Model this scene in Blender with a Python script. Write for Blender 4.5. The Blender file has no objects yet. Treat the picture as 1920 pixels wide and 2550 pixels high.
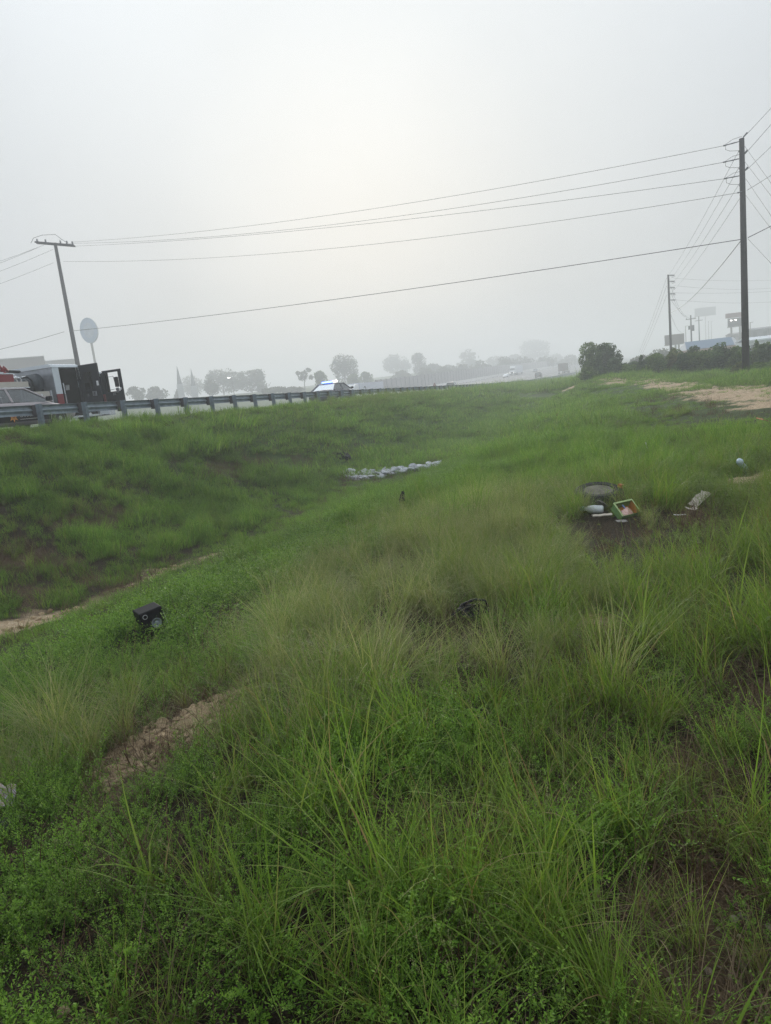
import bpy, bmesh, math, random
import numpy as np
from mathutils import Vector, Matrix, Euler

# ------------------------------------------------------------------ camera, sky, sun, exposure
SC = bpy.context.scene
COL = SC.collection
FPX, IW, IH = 1672.0, 1920.0, 2550.0
PITCH, ROLL = math.radians(9.94), math.radians(6.48)
cF = Vector((0, math.cos(PITCH), -math.sin(PITCH)))
_R0 = Vector((1, 0, 0)); _U0 = Vector((0, math.sin(PITCH), math.cos(PITCH)))
cR = _R0 * math.cos(ROLL) - _U0 * math.sin(ROLL)
cU = _U0 * math.cos(ROLL) + _R0 * math.sin(ROLL)
cam_d = bpy.data.cameras.new('camera')
cam = bpy.data.objects.new('camera', cam_d); COL.objects.link(cam)
cam_d.sensor_fit = 'HORIZONTAL'; cam_d.sensor_width = 36.0; cam_d.lens = 36.0 * FPX / IW
cam_d.clip_start = 0.05; cam_d.clip_end = 6000
cam.matrix_world = Matrix(((cR.x, cU.x, -cF.x, 0), (cR.y, cU.y, -cF.y, 0), (cR.z, cU.z, -cF.z, 0), (0, 0, 0, 1)))
SC.camera = cam

SUN_EL, SUN_AZ = math.radians(13.0), math.radians(0.5)        # azimuth clockwise from +Y
sun_dir = Vector((math.sin(SUN_AZ) * math.cos(SUN_EL), math.cos(SUN_AZ) * math.cos(SUN_EL), math.sin(SUN_EL)))
world = bpy.data.worlds.new('World'); SC.world = world; world.use_nodes = True
nt = world.node_tree; nt.nodes.clear()
def wn(t, **k):
    n = nt.nodes.new(t)
    for a, b in k.items(): setattr(n, a, b)
    return n
w_out = wn('ShaderNodeOutputWorld'); w_bg = wn('ShaderNodeBackground')
sky = wn('ShaderNodeTexSky', sky_type='NISHITA', sun_disc=False, sun_elevation=SUN_EL, sun_rotation=SUN_AZ,
         dust_density=8.0, air_density=1.0, ozone_density=1.0, altitude=0)
sky_s = wn('ShaderNodeVectorMath', operation='SCALE'); sky_s.inputs['Scale'].default_value = 0.06
nt.links.new(sky.outputs[0], sky_s.inputs[0])
tc = wn('ShaderNodeTexCoord')
nrm = wn('ShaderNodeVectorMath', operation='NORMALIZE'); nt.links.new(tc.outputs['Generated'], nrm.inputs[0])
dot = wn('ShaderNodeVectorMath', operation='DOT_PRODUCT'); nt.links.new(nrm.outputs[0], dot.inputs[0])
dot.inputs[1].default_value = sun_dir
# an even layer of fog cloud: darkest at the horizon, three times brighter overhead, with a soft glow round the hidden sun
sxyz = wn('ShaderNodeSeparateXYZ'); nt.links.new(nrm.outputs[0], sxyz.inputs[0])
mz = wn('ShaderNodeMath', operation='MAXIMUM'); nt.links.new(sxyz.outputs[2], mz.inputs[0]); mz.inputs[1].default_value = 0.0
ma = wn('ShaderNodeMath', operation='MULTIPLY_ADD'); nt.links.new(mz.outputs[0], ma.inputs[0]); ma.inputs[1].default_value = 2.1; ma.inputs[2].default_value = 1.0
basec = wn('ShaderNodeVectorMath', operation='SCALE'); basec.inputs[0].default_value = (.222, .238, .254); nt.links.new(ma.outputs[0], basec.inputs['Scale'])
ramp = wn('ShaderNodeValToRGB'); nt.links.new(dot.outputs['Value'], ramp.inputs[0])
ramp.color_ramp.interpolation = 'B_SPLINE'
SKYC = [(0.0, (0, 0, 0)), (0.70, (0, 0, 0)), (0.88, (.030, .026, .018)), (0.965, (.085, .075, .053)), (1.0, (.17, .15, .112))]
els = ramp.color_ramp.elements
els[0].position = SKYC[0][0]; els[0].color = (*SKYC[0][1], 1)
els[1].position = 1.0; els[1].color = (*SKYC[-1][1], 1)
for pp_, c in SKYC[1:-1]:
    e = els.new(pp_); e.color = (*c, 1)
cn = wn('ShaderNodeTexNoise'); cn.inputs['Scale'].default_value = 2.2; cn.inputs['Detail'].default_value = 3; nt.links.new(nrm.outputs[0], cn.inputs['Vector'])
cmr = wn('ShaderNodeMapRange'); cmr.inputs[1].default_value = .3; cmr.inputs[2].default_value = .7; cmr.inputs[3].default_value = .94; cmr.inputs[4].default_value = 1.06; nt.links.new(cn.outputs['Fac'], cmr.inputs[0])
clo = wn('ShaderNodeVectorMath', operation='SCALE'); nt.links.new(basec.outputs[0], clo.inputs[0]); nt.links.new(cmr.outputs[0], clo.inputs['Scale'])
addw = wn('ShaderNodeVectorMath', operation='ADD'); nt.links.new(clo.outputs[0], addw.inputs[0]); nt.links.new(ramp.outputs[0], addw.inputs[1])
mixw = wn('ShaderNodeMix', data_type='RGBA'); mixw.inputs[0].default_value = 0.98
nt.links.new(sky_s.outputs[0], mixw.inputs[6]); nt.links.new(addw.outputs[0], mixw.inputs[7])
nt.links.new(mixw.outputs[2], w_bg.inputs[0]); w_bg.inputs[1].default_value = 1.0
nt.links.new(w_bg.outputs[0], w_out.inputs[0])

sun_l = bpy.data.lights.new('sun', 'SUN'); sun = bpy.data.objects.new('sun', sun_l); COL.objects.link(sun)
sun_l.energy = 1.5; sun_l.angle = math.radians(24); sun_l.color = (1.0, 0.95, 0.86)
sun.rotation_euler = (-sun_dir).to_track_quat('-Z', 'Y').to_euler()
vs = SC.view_settings
vs.view_transform = 'Standard'; vs.look = 'None'; vs.gamma = 1.0; vs.exposure = 0.80; vs.use_curve_mapping = False
cy = SC.cycles
cy.use_denoising = True; cy.denoiser = 'OPENIMAGEDENOISE'; cy.denoising_prefilter = 'NONE'; cy.denoising_input_passes = 'RGB_ALBEDO_NORMAL'
cy.max_bounces = 8; cy.diffuse_bounces = 6; cy.glossy_bounces = 2; cy.transmission_bounces = 4; cy.transparent_max_bounces = 6; cy.volume_bounces = 1
cy.use_adaptive_sampling = True; cy.adaptive_threshold = 0.02
cy.use_light_tree = False; cy.caustics_reflective = False; cy.caustics_refractive = False

# ------------------------------------------------------------------ helpers
rnd = random.Random(11)
rng = np.random.default_rng(5)
AL = math.radians(19.75)                 # heading of the highway
SA, CA = math.sin(AL), math.cos(AL)
ROADROT = math.pi / 2 - AL
def ray(px, py): return cF + cR * ((px - IW / 2) / FPX) - cU * ((py - IH / 2) / FPX)
def at(px, py, z): return ray(px, py) * z
def W(s, D, Z): return Vector((s * SA - D * CA, s * CA + D * SA, Z))
def sd(P): return P[0] * SA + P[1] * CA, -P[0] * CA + P[1] * SA
def onD(px, py, D):
    r = ray(px, py); return r * (D / sd(r)[1])

def tag(o, label=None, cat=None, group=None, kind=None):
    if label: o['label'] = label
    if cat: o['category'] = cat
    if group: o['group'] = group
    if kind: o['kind'] = kind
    return o
def thing(name, label, cat, loc=(0, 0, 0), rotz=0.0, group=None, rot=None):
    o = bpy.data.objects.new(name, None); COL.objects.link(o)
    o.location = loc; o.rotation_euler = rot if rot else (0, 0, rotz)
    o.empty_display_size = 0.2
    return tag(o, label, cat, group)
def link_mesh(name, me, mat, parent=None, loc=None, rot=None):
    o = bpy.data.objects.new(name, me); COL.objects.link(o)
    if mat is not None and not me.materials: me.materials.append(mat)
    if parent is not None: o.parent = parent
    if loc is not None: o.location = loc
    if rot is not None: o.rotation_euler = rot
    return o

class MB:
    def __init__(s): s.v = []; s.f = []
    def add(s, vs, fs):
        o = len(s.v); s.v += [tuple(v) for v in vs]; s.f += [tuple(i + o for i in f) for f in fs]; return s
    def box(s, c, d, rot=None):
        hx, hy, hz = d[0] / 2, d[1] / 2, d[2] / 2
        P = [Vector((x, y, z)) for x in (-hx, hx) for y in (-hy, hy) for z in (-hz, hz)]
        if rot is not None:
            M = Euler(rot).to_matrix(); P = [M @ p for p in P]
        c = Vector(c)
        return s.add([p + c for p in P], [(0, 1, 3, 2), (4, 6, 7, 5), (0, 4, 5, 1), (2, 3, 7, 6), (0, 2, 6, 4), (1, 5, 7, 3)])
    def b2(s, a, b):
        return s.box([(a[i] + b[i]) / 2 for i in range(3)], [abs(b[i] - a[i]) for i in range(3)])
    def tube(s, pts, r, n=6, caps=True):
        pts = [Vector(p) for p in pts]; rs = r if isinstance(r, (list, tuple)) else [r] * len(pts)
        rings = []
        up = None
        for i, p in enumerate(pts):
            a = pts[max(i - 1, 0)]; b = pts[min(i + 1, len(pts) - 1)]
            t = (b - a)
            if t.length < 1e-9: t = Vector((0, 0, 1))
            t.normalize()
            if up is None: up = t.orthogonal().normalized()
            up = (up - t * up.dot(t))
            if up.length < 1e-6: up = t.orthogonal()
            up.normalize(); sidev = t.cross(up)
            rings.append([p + (up * math.cos(2 * math.pi * k / n) + sidev * math.sin(2 * math.pi * k / n)) * rs[i] for k in range(n)])
        return s.loft(rings, caps)
    def loft(s, rings, caps=True, closed=True):
        n = len(rings[0]); vs = [v for r in rings for v in r]; fs = []
        for i in range(len(rings) - 1):
            for k in range(n if closed else n - 1):
                k2 = (k + 1) % n
                fs.append((i * n + k, i * n + k2, (i + 1) * n + k2, (i + 1) * n + k))
        if caps: fs.append(tuple(range(n))[::-1]); fs.append(tuple((len(rings) - 1) * n + k for k in range(n)))
        return s.add(vs, fs)
    def cyl(s, a, b, r, n=12, r2=None): return s.tube([a, b], [r, r if r2 is None else r2], n)
    def prism(s, poly, axis, a, b):
        # poly: 2D points; axis 'y' -> (x,z) extruded along y, 'z' -> (x,y), 'x' -> (y,z)
        f = {'y': lambda p, t: (p[0], t, p[1]), 'z': lambda p, t: (p[0], p[1], t), 'x': lambda p, t: (t, p[0], p[1])}[axis]
        return s.loft([[f(p, a) for p in poly], [f(p, b) for p in poly]])
    def quad(s, a, b, c, d): return s.add([a, b, c, d], [(0, 1, 2, 3)])
    def mesh(s, name, smooth=False):
        me = bpy.data.meshes.new(name); me.from_pydata([tuple(v) for v in s.v], [], s.f); me.update()
        bm = bmesh.new(); bm.from_mesh(me); bmesh.ops.recalc_face_normals(bm, faces=bm.faces); bm.to_mesh(me); bm.free()
        if smooth: me.polygons.foreach_set('use_smooth', [True] * len(me.polygons))
        return me
    def build(s, name, mat, parent=None, loc=None, rot=None, smooth=False, bevel=0.0):
        o = link_mesh(name, s.mesh(name, smooth), mat, parent, loc, rot)
        if bevel:
            m = o.modifiers.new('bevel', 'BEVEL'); m.width = bevel; m.segments = 2; m.limit_method = 'ANGLE'
        return o

# ------------------------------------------------------------------ materials
def nodes(m): m.use_nodes = True; return m.node_tree
MATS = {}
def M(name, col, rough=0.6, metal=0.0, var=0.12, scale=6.0, bump=0.0, col2=None, spec=0.4, emit=None, es=0.0, alpha=None):
    """procedural surface: base colour broken up by two scales of noise, optional second (dirt) colour and bump"""
    if name in MATS: return MATS[name]
    m = bpy.data.materials.new(name); t = nodes(m); bs = t.nodes['Principled BSDF']
    tcn = t.nodes.new('ShaderNodeTexCoord')
    n1 = t.nodes.new('ShaderNodeTexNoise'); n1.inputs['Scale'].default_value = scale; n1.inputs['Detail'].default_value = 5
    t.links.new(tcn.outputs['Object'], n1.inputs['Vector'])
    cr = t.nodes.new('ShaderNodeValToRGB'); t.links.new(n1.outputs['Fac'], cr.inputs[0])
    lo = tuple(max(0, c * (1 - var)) for c in col) if col2 is None else col2
    hi = tuple(min(1, c * (1 + var)) for c in col) if col2 is None else col
    cr.color_ramp.elements[0].position = .3; cr.color_ramp.elements[0].color = (*lo, 1)
    cr.color_ramp.elements[1].position = .7; cr.color_ramp.elements[1].color = (*hi, 1)
    t.links.new(cr.outputs[0], bs.inputs['Base Color'])
    bs.inputs['Roughness'].default_value = rough; bs.inputs['Metallic'].default_value = metal
    bs.inputs['Specular IOR Level'].default_value = spec
    if bump:
        n2 = t.nodes.new('ShaderNodeTexNoise'); n2.inputs['Scale'].default_value = scale * 6; n2.inputs['Detail'].default_value = 4
        t.links.new(tcn.outputs['Object'], n2.inputs['Vector'])
        b = t.nodes.new('ShaderNodeBump'); b.inputs['Strength'].default_value = bump; b.inputs['Distance'].default_value = .02
        t.links.new(n2.outputs['Fac'], b.inputs['Height']); t.links.new(b.outputs[0], bs.inputs['Normal'])
    if emit: m.cycles.emission_sampling = 'NONE'; bs.inputs['Emission Color'].default_value = (*emit, 1); bs.inputs['Emission Strength'].default_value = es
    MATS[name] = m; return m
def glass(name, tint=(.55, .62, .64), rough=.05, trans=.55):
    """tinted vehicle glass: partly see-through, partly reflecting"""
    if name in MATS: return MATS[name]
    m = bpy.data.materials.new(name); t = nodes(m); t.nodes.clear()
    o = t.nodes.new('ShaderNodeOutputMaterial'); g = t.nodes.new('ShaderNodeBsdfGlossy'); tr = t.nodes.new('ShaderNodeBsdfTransparent'); mx = t.nodes.new('ShaderNodeMixShader')
    g.inputs['Roughness'].default_value = rough; g.inputs['Color'].default_value = (.8, .85, .88, 1)
    tr.inputs['Color'].default_value = (*tint, 1)
    fr = t.nodes.new('ShaderNodeFresnel'); fr.inputs['IOR'].default_value = 1.6
    ad = t.nodes.new('ShaderNodeMath'); ad.operation = 'ADD'; ad.inputs[1].default_value = .06; t.links.new(fr.outputs[0], ad.inputs[0])
    t.links.new(ad.outputs[0], mx.inputs[0]); t.links.new(tr.outputs[0], mx.inputs[1]); t.links.new(g.outputs[0], mx.inputs[2]); t.links.new(mx.outputs[0], o.inputs[0])
    MATS[name] = m; return m

def leaf_mat(name, cols, transl=.35, rough=.5, inst=True, base=None, base_h=.25, shift=(.8, 1.25), hue2=None, spec=.14):
    """foliage: colour from per-leaf random 'bl', blade position 't', and the plant's own 'tint'"""
    m = bpy.data.materials.new(name); t = nodes(m); t.nodes.clear(); L = t.links
    o = t.nodes.new('ShaderNodeOutputMaterial')
    ab = t.nodes.new('ShaderNodeAttribute'); ab.attribute_name = 'bl'
    cr = t.nodes.new('ShaderNodeValToRGB'); L.new(ab.outputs['Fac'], cr.inputs[0])
    e = cr.color_ramp.elements
    e[0].position = 0; e[0].color = (*cols[0][1], 1); e[1].position = 1; e[1].color = (*cols[-1][1], 1)
    for p, c in cols[1:-1]:
        k = e.new(p); k.color = (*c, 1)
    colr = cr.outputs[0]
    if base is not None:
        at_ = t.nodes.new('ShaderNodeAttribute'); at_.attribute_name = 't'
        mr = t.nodes.new('ShaderNodeMapRange'); mr.inputs[1].default_value = 0; mr.inputs[2].default_value = base_h; L.new(at_.outputs['Fac'], mr.inputs[0])
        mb = t.nodes.new('ShaderNodeMix'); mb.data_type = 'RGBA'; L.new(mr.outputs[0], mb.inputs[0])
        mb.inputs[6].default_value = (*base, 1); L.new(colr, mb.inputs[7]); colr = mb.outputs[2]
    ti = t.nodes.new('ShaderNodeAttribute'); ti.attribute_name = 'tint'
    if inst: ti.attribute_type = 'INSTANCER'
    mr2 = t.nodes.new('ShaderNodeMapRange'); mr2.inputs[3].default_value = shift[0]; mr2.inputs[4].default_value = shift[1]; L.new(ti.outputs['Fac'], mr2.inputs[0])
    sc = t.nodes.new('ShaderNodeVectorMath'); sc.operation = 'SCALE'; L.new(colr, sc.inputs[0]); L.new(mr2.outputs[0], sc.inputs['Scale']); colr = sc.outputs[0]
    if hue2 is not None:
        th = t.nodes.new('ShaderNodeAttribute'); th.attribute_name = 'dry'
        if inst: th.attribute_type = 'INSTANCER'
        mh = t.nodes.new('ShaderNodeMix'); mh.data_type = 'RGBA'; L.new(th.outputs['Fac'], mh.inputs[0]); L.new(colr, mh.inputs[6]); mh.inputs[7].default_value = (*hue2, 1); colr = mh.outputs[2]
    pb = t.nodes.new('ShaderNodeBsdfPrincipled'); pb.inputs['Roughness'].default_value = rough; pb.inputs['Specular IOR Level'].default_value = spec; L.new(colr, pb.inputs['Base Color'])
    tr = t.nodes.new('ShaderNodeBsdfTranslucent')
    br = t.nodes.new('ShaderNodeVectorMath'); br.operation = 'MULTIPLY'; br.inputs[1].default_value = (1.25, 1.25, .7); L.new(colr, br.inputs[0]); L.new(br.outputs[0], tr.inputs['Color'])
    mx = t.nodes.new('ShaderNodeMixShader'); mx.inputs[0].default_value = transl
    L.new(pb.outputs[0], mx.inputs[1]); L.new(tr.outputs[0], mx.inputs[2]); L.new(mx.outputs[0], o.inputs[0])
    return m

# ------------------------------------------------------------------ terrain function
def vnoise(x, y, seed=0):
    """smooth value noise on arrays"""
    x = np.asarray(x, float); y = np.asarray(y, float)
    xi = np.floor(x).astype(np.int64); yi = np.floor(y).astype(np.int64); fx = x - xi; fy = y - yi
    fx = fx * fx * (3 - 2 * fx); fy = fy * fy * (3 - 2 * fy)
    def h(a, b):
        n = (a * 374761393 + b * 668265263 + seed * 974634777) & 0x7fffffff
        n = ((n ^ (n >> 13)) * 1274126177) & 0x7fffffff
        n = ((n ^ (n >> 16)) * 1103515245 + 12345) & 0x7fffffff
        return ((n >> 8) & 0xffff) / 65535.0
    a = h(xi, yi); b = h(xi + 1, yi); c = h(xi, yi + 1); d = h(xi + 1, yi + 1)
    return (a * (1 - fx) + b * fx) * (1 - fy) + (c * (1 - fx) + d * fx) * fy
def fbm(x, y, seed=0, o=4):
    r = 0; a = .5
    for k in range(o):
        r = r + a * vnoise(np.asarray(x) * 2 ** k, np.asarray(y) * 2 ** k, seed + k * 17); a *= .5
    return r / (1 - .5 ** o)
def zr(s): return np.interp(s, [-60, 16.5, 60, 100, 140, 200, 260, 312, 400, 600, 1500], [1.16, .12, -.47, -1.01, -1.25, -1.2, -.8, -.25, 1.1, 4.5, 14])
def zl(s): return np.interp(s, [-60, 20, 60, 100, 125, 152, 186, 250, 328, 452, 600, 1500], [0.2, -.6, -1.2, -1.7, -1.8, -1.0, -.15, 1.0, 2.5, 4.6, 7.2, 18])
def curve(s): s = np.maximum(np.asarray(s, float) - 140, 0); return -1.45e-4 * s ** 2 * np.where(s > 460, 460 / np.maximum(s, 1), 1)
DR, DL = 16.3, 53.0
def zroad(s, D):
    """D measured on the straight (unbent) road axis"""
    k = np.clip((np.asarray(D) - 17.0) / 36.0, 0, 1.0)
    return zr(s) + (zl(s) - zr(s)) * k + .32 * np.sin(np.pi * k) ** 2
_colD = np.array([-900., -120, -60, -25, -12, -4, 1, 2.6, 4.7, 6.6, 8.8, 10.6, 13.2, 15.6, 16.6, 17.4, 35, 53.5, 58, 75, 110, 200, 900])
_tS = np.unique(np.concatenate([np.arange(-40, 0, 2.), np.arange(0, 130, 1.), np.arange(130, 700, 10.), np.arange(700, 2100, 50.)]))
def _cols(s):
    i = lambda xs, ys: np.interp(s, xs, ys)
    R12 = i([-10, 0, 5, 12, 28, 44, 60, 80, 140, 312, 600, 1500], [-1.35, -1.4, -1.5, -1.6, -1.5, -1.45, -1.6, -1.6, -1.5, .0, 4, 12])
    R4 = i([-10, 0, 5, 12, 28, 42, 48, 60, 80, 140, 312, 600, 1500], [-1.5, -1.58, -1.7, -1.85, -1.68, -1.55, -1.45, -1.2, -1.1, -1.2, -.3, 4, 12])
    c1 = i([-10, 0, 3, 10, 20, 30, 44, 56, 64, 80, 140, 312, 600, 1500], [-1.55, -1.63, -1.72, -2.04, -2.2, -2.2, -1.85, -1.1, -.7, -.7, -1.1, -.4, 4, 12])
    c26 = i([-10, 0, 3, 10, 20, 30, 44, 56, 64, 80, 140, 312, 600], [-1.75, -1.83, -1.88, -2.15, -2.35, -2.4, -2.15, -1.4, -.95, -.85, -1.15, -.4, 4])
    c47 = i([-10, 0, 5.5, 10, 20, 30, 44, 58, 70, 85, 140, 312, 600], [-2.05, -2.12, -2.2, -2.35, -2.62, -2.75, -2.65, -1.85, -1.3, -1.1, -1.25, -.4, 4])
    c66 = i([-10, 0, 5.5, 10, 20, 30, 44, 58, 70, 85, 140, 312, 600], [-2.45, -2.5, -2.55, -2.68, -2.9, -3.05, -3.05, -2.1, -1.5, -1.2, -1.3, -.4, 4])
    c88 = i([-10, 0, 7, 12, 25, 38, 50, 61, 75, 90, 140, 312, 600], [-2.8, -2.85, -2.92, -3.0, -3.12, -3.3, -2.85, -2.05, -1.6, -1.3, -1.35, -.4, 4])
    top = zr(s)
    f = lambda k: c88 + (top + .08 - c88) * k
    off = np.stack([R12 + 6, R12 + .8, R12 + .3, R12 + .1, R12, R4, c1, c26, c47, c66, c88, f(.13), f(.58), f(.925), top + .06, zroad(s, 17.4) - .25, zroad(s, 35) - .25, zroad(s, 53.5) - .25, zl(s) + .1, zl(s) + 1.4, zl(s) + 4.0, zl(s) + 6.5, zl(s) + 9], 0)
    return off
_tab = _cols(_tS)
def _pchip(x, y, q):
    h = np.diff(x); d = np.diff(y, axis=0) / h[:, None]
    m = np.zeros_like(y)
    w1 = 2 * h[1:] + h[:-1]; w2 = h[1:] + 2 * h[:-1]
    ok = d[:-1] * d[1:] > 0
    with np.errstate(divide='ignore', invalid='ignore'):
        hm = (w1 + w2)[:, None] / (w1[:, None] / d[:-1] + w2[:, None] / d[1:])
    m[1:-1] = np.where(ok, hm, 0); m[0] = d[0]; m[-1] = d[-1]
    k = np.clip(np.searchsorted(x, q) - 1, 0, len(x) - 2); t = (q - x[k]) / h[k]
    t = t[:, None]; hk = h[k][:, None]
    return (2 * t**3 - 3 * t**2 + 1) * y[k] + (t**3 - 2 * t**2 + t) * hk * m[k] + (-2 * t**3 + 3 * t**2) * y[k + 1] + (t**3 - t**2) * hk * m[k + 1]
_tD = np.unique(np.concatenate([np.arange(-900, -60, 40.), np.arange(-60, -14, 2.), np.arange(-14, 18, .2), np.arange(18, 60, 1.), np.arange(60, 200, 5.), np.arange(200, 901, 50.)]))
_T = _pchip(_colD, _tab, _tD)       # [D, s]
def _smooth_s(T):
    k = (np.abs(_tS) < 130)
    idx = np.where(k)[0]; a = T.copy()
    ker = np.array([1, 2, 3, 4, 3, 2, 1.]); ker /= ker.sum()
    for i in idx[3:-3]:
        a[:, i] = sum(T[:, i - 3 + j] * ker[j] for j in range(7))
    return a
_T = _smooth_s(_T)
MOUNDS = []     # (s, D, rs, rd, h)
def terrain(s, D, detail=True):
    s = np.asarray(s, float); D = np.asarray(D, float)
    Ds = D - curve(s)
    i = np.clip(np.searchsorted(_tS, s) - 1, 0, len(_tS) - 2); j = np.clip(np.searchsorted(_tD, Ds) - 1, 0, len(_tD) - 2)
    a = np.clip((s - _tS[i]) / (_tS[i + 1] - _tS[i]), 0, 1); b = np.clip((Ds - _tD[j]) / (_tD[j + 1] - _tD[j]), 0, 1)
    z = (_T[j, i] * (1 - a) + _T[j, i + 1] * a) * (1 - b) + (_T[j + 1, i] * (1 - a) + _T[j + 1, i + 1] * a) * b
    if detail:
        k = np.clip((16.0 - Ds) / 2, 0, 1)
        z = z + k * ((fbm(s * .5, D * .5, 3, 3) - .5) * .22 + (fbm(s * 2.2, D * 2.2, 9, 3) - .5) * .10)
        far = np.clip((Ds - 60) / 60, 0, 1) + np.clip((-30 - Ds) / 60, 0, 1)
        z = z + far * (fbm(s * .012, D * .012, 23, 3) - .5) * 4
        for (ms, md, rs, rd, h) in MOUNDS:
            z = z + h * np.exp(-(((s - ms) / rs) ** 2 + ((D - md) / rd) ** 2))
    return z
def ground(px, py, lift=0.0):
    """where the line of sight through a photo pixel meets the ground"""
    r = ray(px, py); zz = np.concatenate([np.arange(.8, 12, .01), np.arange(12, 200, .05)])
    X = r.x * zz; Y = r.y * zz; Z = r.z * zz
    s = X * SA + Y * CA; D = -X * CA + Y * SA
    g = terrain(s, D); k = np.where(Z < g)[0]
    k = k[0] if len(k) else len(zz) - 1
    return Vector((X[k], Y[k], g[k] + lift))
def gz(x, y):
    s, D = sd((x, y)); return float(terrain(np.array([s]), np.array([D]))[0])
# ------------------------------------------------------------------ bare and brown patches of the ground (world ellipses)
def gp(px, py):
    P = ground(px, py); return sd(P)
_sand = []; _brown = []
def patch(lst, px, py, rs, rd, ang=0.0):
    s, D = gp(px, py); lst.append((s, D, rs, rd, ang))
def trail(lst, pts, w0, w1=None, step=.5):
    P = [gp(*p) for p in pts]
    for (a, b) in zip(P[:-1], P[1:]):
        L = math.hypot(b[0] - a[0], b[1] - a[1]); n = max(1, int(L / step)); ang = math.atan2(b[1] - a[1], b[0] - a[0])
        for k in range(n + 1):
            t = k / n; lst.append((a[0] + (b[0] - a[0]) * t, a[1] + (b[1] - a[1]) * t, step * 1.1, w0, ang))
_m1 = gp(500, 1800); _m2 = gp(350, 1860)
MOUNDS += [(_m1[0], _m1[1], .42, .22, .10), (_m2[0], _m2[1], .25, .2, .06)]
trail(_sand, [(-60, 1590), (60, 1555), (180, 1525), (225, 1508)], .34)
trail(_sand, [(330, 1465), (385, 1437)], .2); trail(_sand, [(440, 1415), (545, 1380)], .22); trail(_brown, [(225, 1508), (330, 1465), (440, 1415)], .3)
trail(_sand, [(730, 1325), (850, 1295)], .28)
patch(_sand, 545, 1765, .20, .15, .3); patch(_sand, 445, 1835, .15, .12, .2); patch(_sand, 350, 1850, .16, .13); patch(_sand, 325, 1905, .12, .10); patch(_brown, 400, 1850, .4, .25, .3); patch(_brown, 500, 1800, .4, .2, .3); patch(_sand, 620, 1680, .1, .06)
patch(_sand, 1495, 1555, .26, .17)
_path = []
for x in range(1500, 1990, 34):
    yt = np.interp(x, [1500, 1540, 1660, 1750, 1990], [944, 941, 947, 964, 969]); yb = np.interp(x, [1500, 1600, 1680, 1800, 1990], [949, 957, 974, 990, 994])
    for yy in np.arange(yt, yb + .1, 5.0): patch(_path, x, yy, 1.15, .8)
for x in range(1250, 1450, 34): patch(_path, x, 967 - (x - 1250) * .01, 1.2, .7)
for x in range(1880, 2010, 34): patch(_path, x, 1003, 1.1, .8); patch(_path, x, 1012, .8, .6)
_sand += _path
patch(_sand, 1815, 1102, 1.1, .55); patch(_sand, 1905, 1190, .7, .5); patch(_sand, 1680, 1142, .55, .35); patch(_sand, 1850, 1120, .5, .4)
for p in [(230, 1310, 1.1, .55), (300, 1283, .8, .5), (40, 1395, 1.0, .5), (150, 1405, .8, .35), (560, 1172, 1.6, .5), (640, 1160, 1.0, .5), (860, 1135, 1.6, .6), (985, 1112, 1.5, .5), (760, 1150, 1.2, .5),
          (210, 1455, .7, .3), (60, 1490, .9, .4), (360, 1440, .6, .3), (610, 1420, .5, .3), (870, 1195, .9, .35), (1000, 1290, .8, .2), (1080, 1250, .6, .2), (210, 2050, .2, .14), (330, 1960, .2, .15), (1490, 1660, .25, .18), (1000, 2150, .22, .28), (1120, 2080, .2, .2),
          (1740, 1960, .3, .14), (1800, 2200, .25, .16), (1750, 2420, .22, .2), (1730, 1300, .9, .25), (1760, 1400, .5, .2), (1850, 1500, .4, .25), (1700, 1180, .6, .3), (1900, 1750, .35, .2), (1860, 1330, .45, .3), (1380, 2000, .2, .25), (650, 1600, .25, .12), (1300, 1010, 1.5, .6), (1330, 985, 2.0, .8), (1180, 1045, 1.4, .4)]:
    patch(_brown, p[0], p[1], p[2] * (.72 if p[1] < 1500 else 1), p[3] * (.8 if p[1] < 1500 else 1))
_sand = np.array(_sand); _brown = np.array(_brown)
def pmask(lst, s, D, rag=.8, seed=31):
    s = np.asarray(s, float); D = np.asarray(D, float); out = np.zeros_like(s)
    nz = (fbm(s * 1.6, D * 1.6, seed, 3) - .5) * rag * 2 + (fbm(s * 6, D * 6, seed + 5, 3) - .5) * rag * 1.6
    for (ps, pd, rs, rd, a) in lst:
        u = (s - ps); v = (D - pd)
        if a: u, v = u * math.cos(a) + v * math.sin(a), -u * math.sin(a) + v * math.cos(a)
        d = np.sqrt((u / rs) ** 2 + (v / rd) ** 2) + nz
        out = np.maximum(out, np.clip((1.25 - d) / .5, 0, 1))
    return out

# ------------------------------------------------------------------ ground
def grid_lines(segs):
    o = []
    for a, b, st in segs: o += list(np.arange(a, b, st))
    return np.unique(np.round(np.array(o + [segs[-1][1]]), 4))
gs = grid_lines([(-60, -8, 4), (-8, 14, .12), (14, 34, .25), (34, 70, .5), (70, 140, 2), (140, 500, 8), (500, 1600, 40)])
gd = grid_lines([(-900, -120, 60), (-120, -30, 8), (-30, -10, 1.0), (-10, 6, .12), (6, 17.6, .2), (17.6, 60, 2.5), (60, 140, 5), (140, 900, 40)])
S2, D2 = np.meshgrid(gs, gd, indexing='ij'); Z2 = terrain(S2.ravel(), D2.ravel())
sandm = np.zeros(S2.size); brownm = np.zeros(S2.size)
near = (S2.ravel() < 75) & (S2.ravel() > -9) & (D2.ravel() < 17) & (D2.ravel() > -26)
sandm[near] = pmask(_sand, S2.ravel()[near], D2.ravel()[near]); brownm[near] = pmask(_brown, S2.ravel()[near], D2.ravel()[near])
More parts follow.
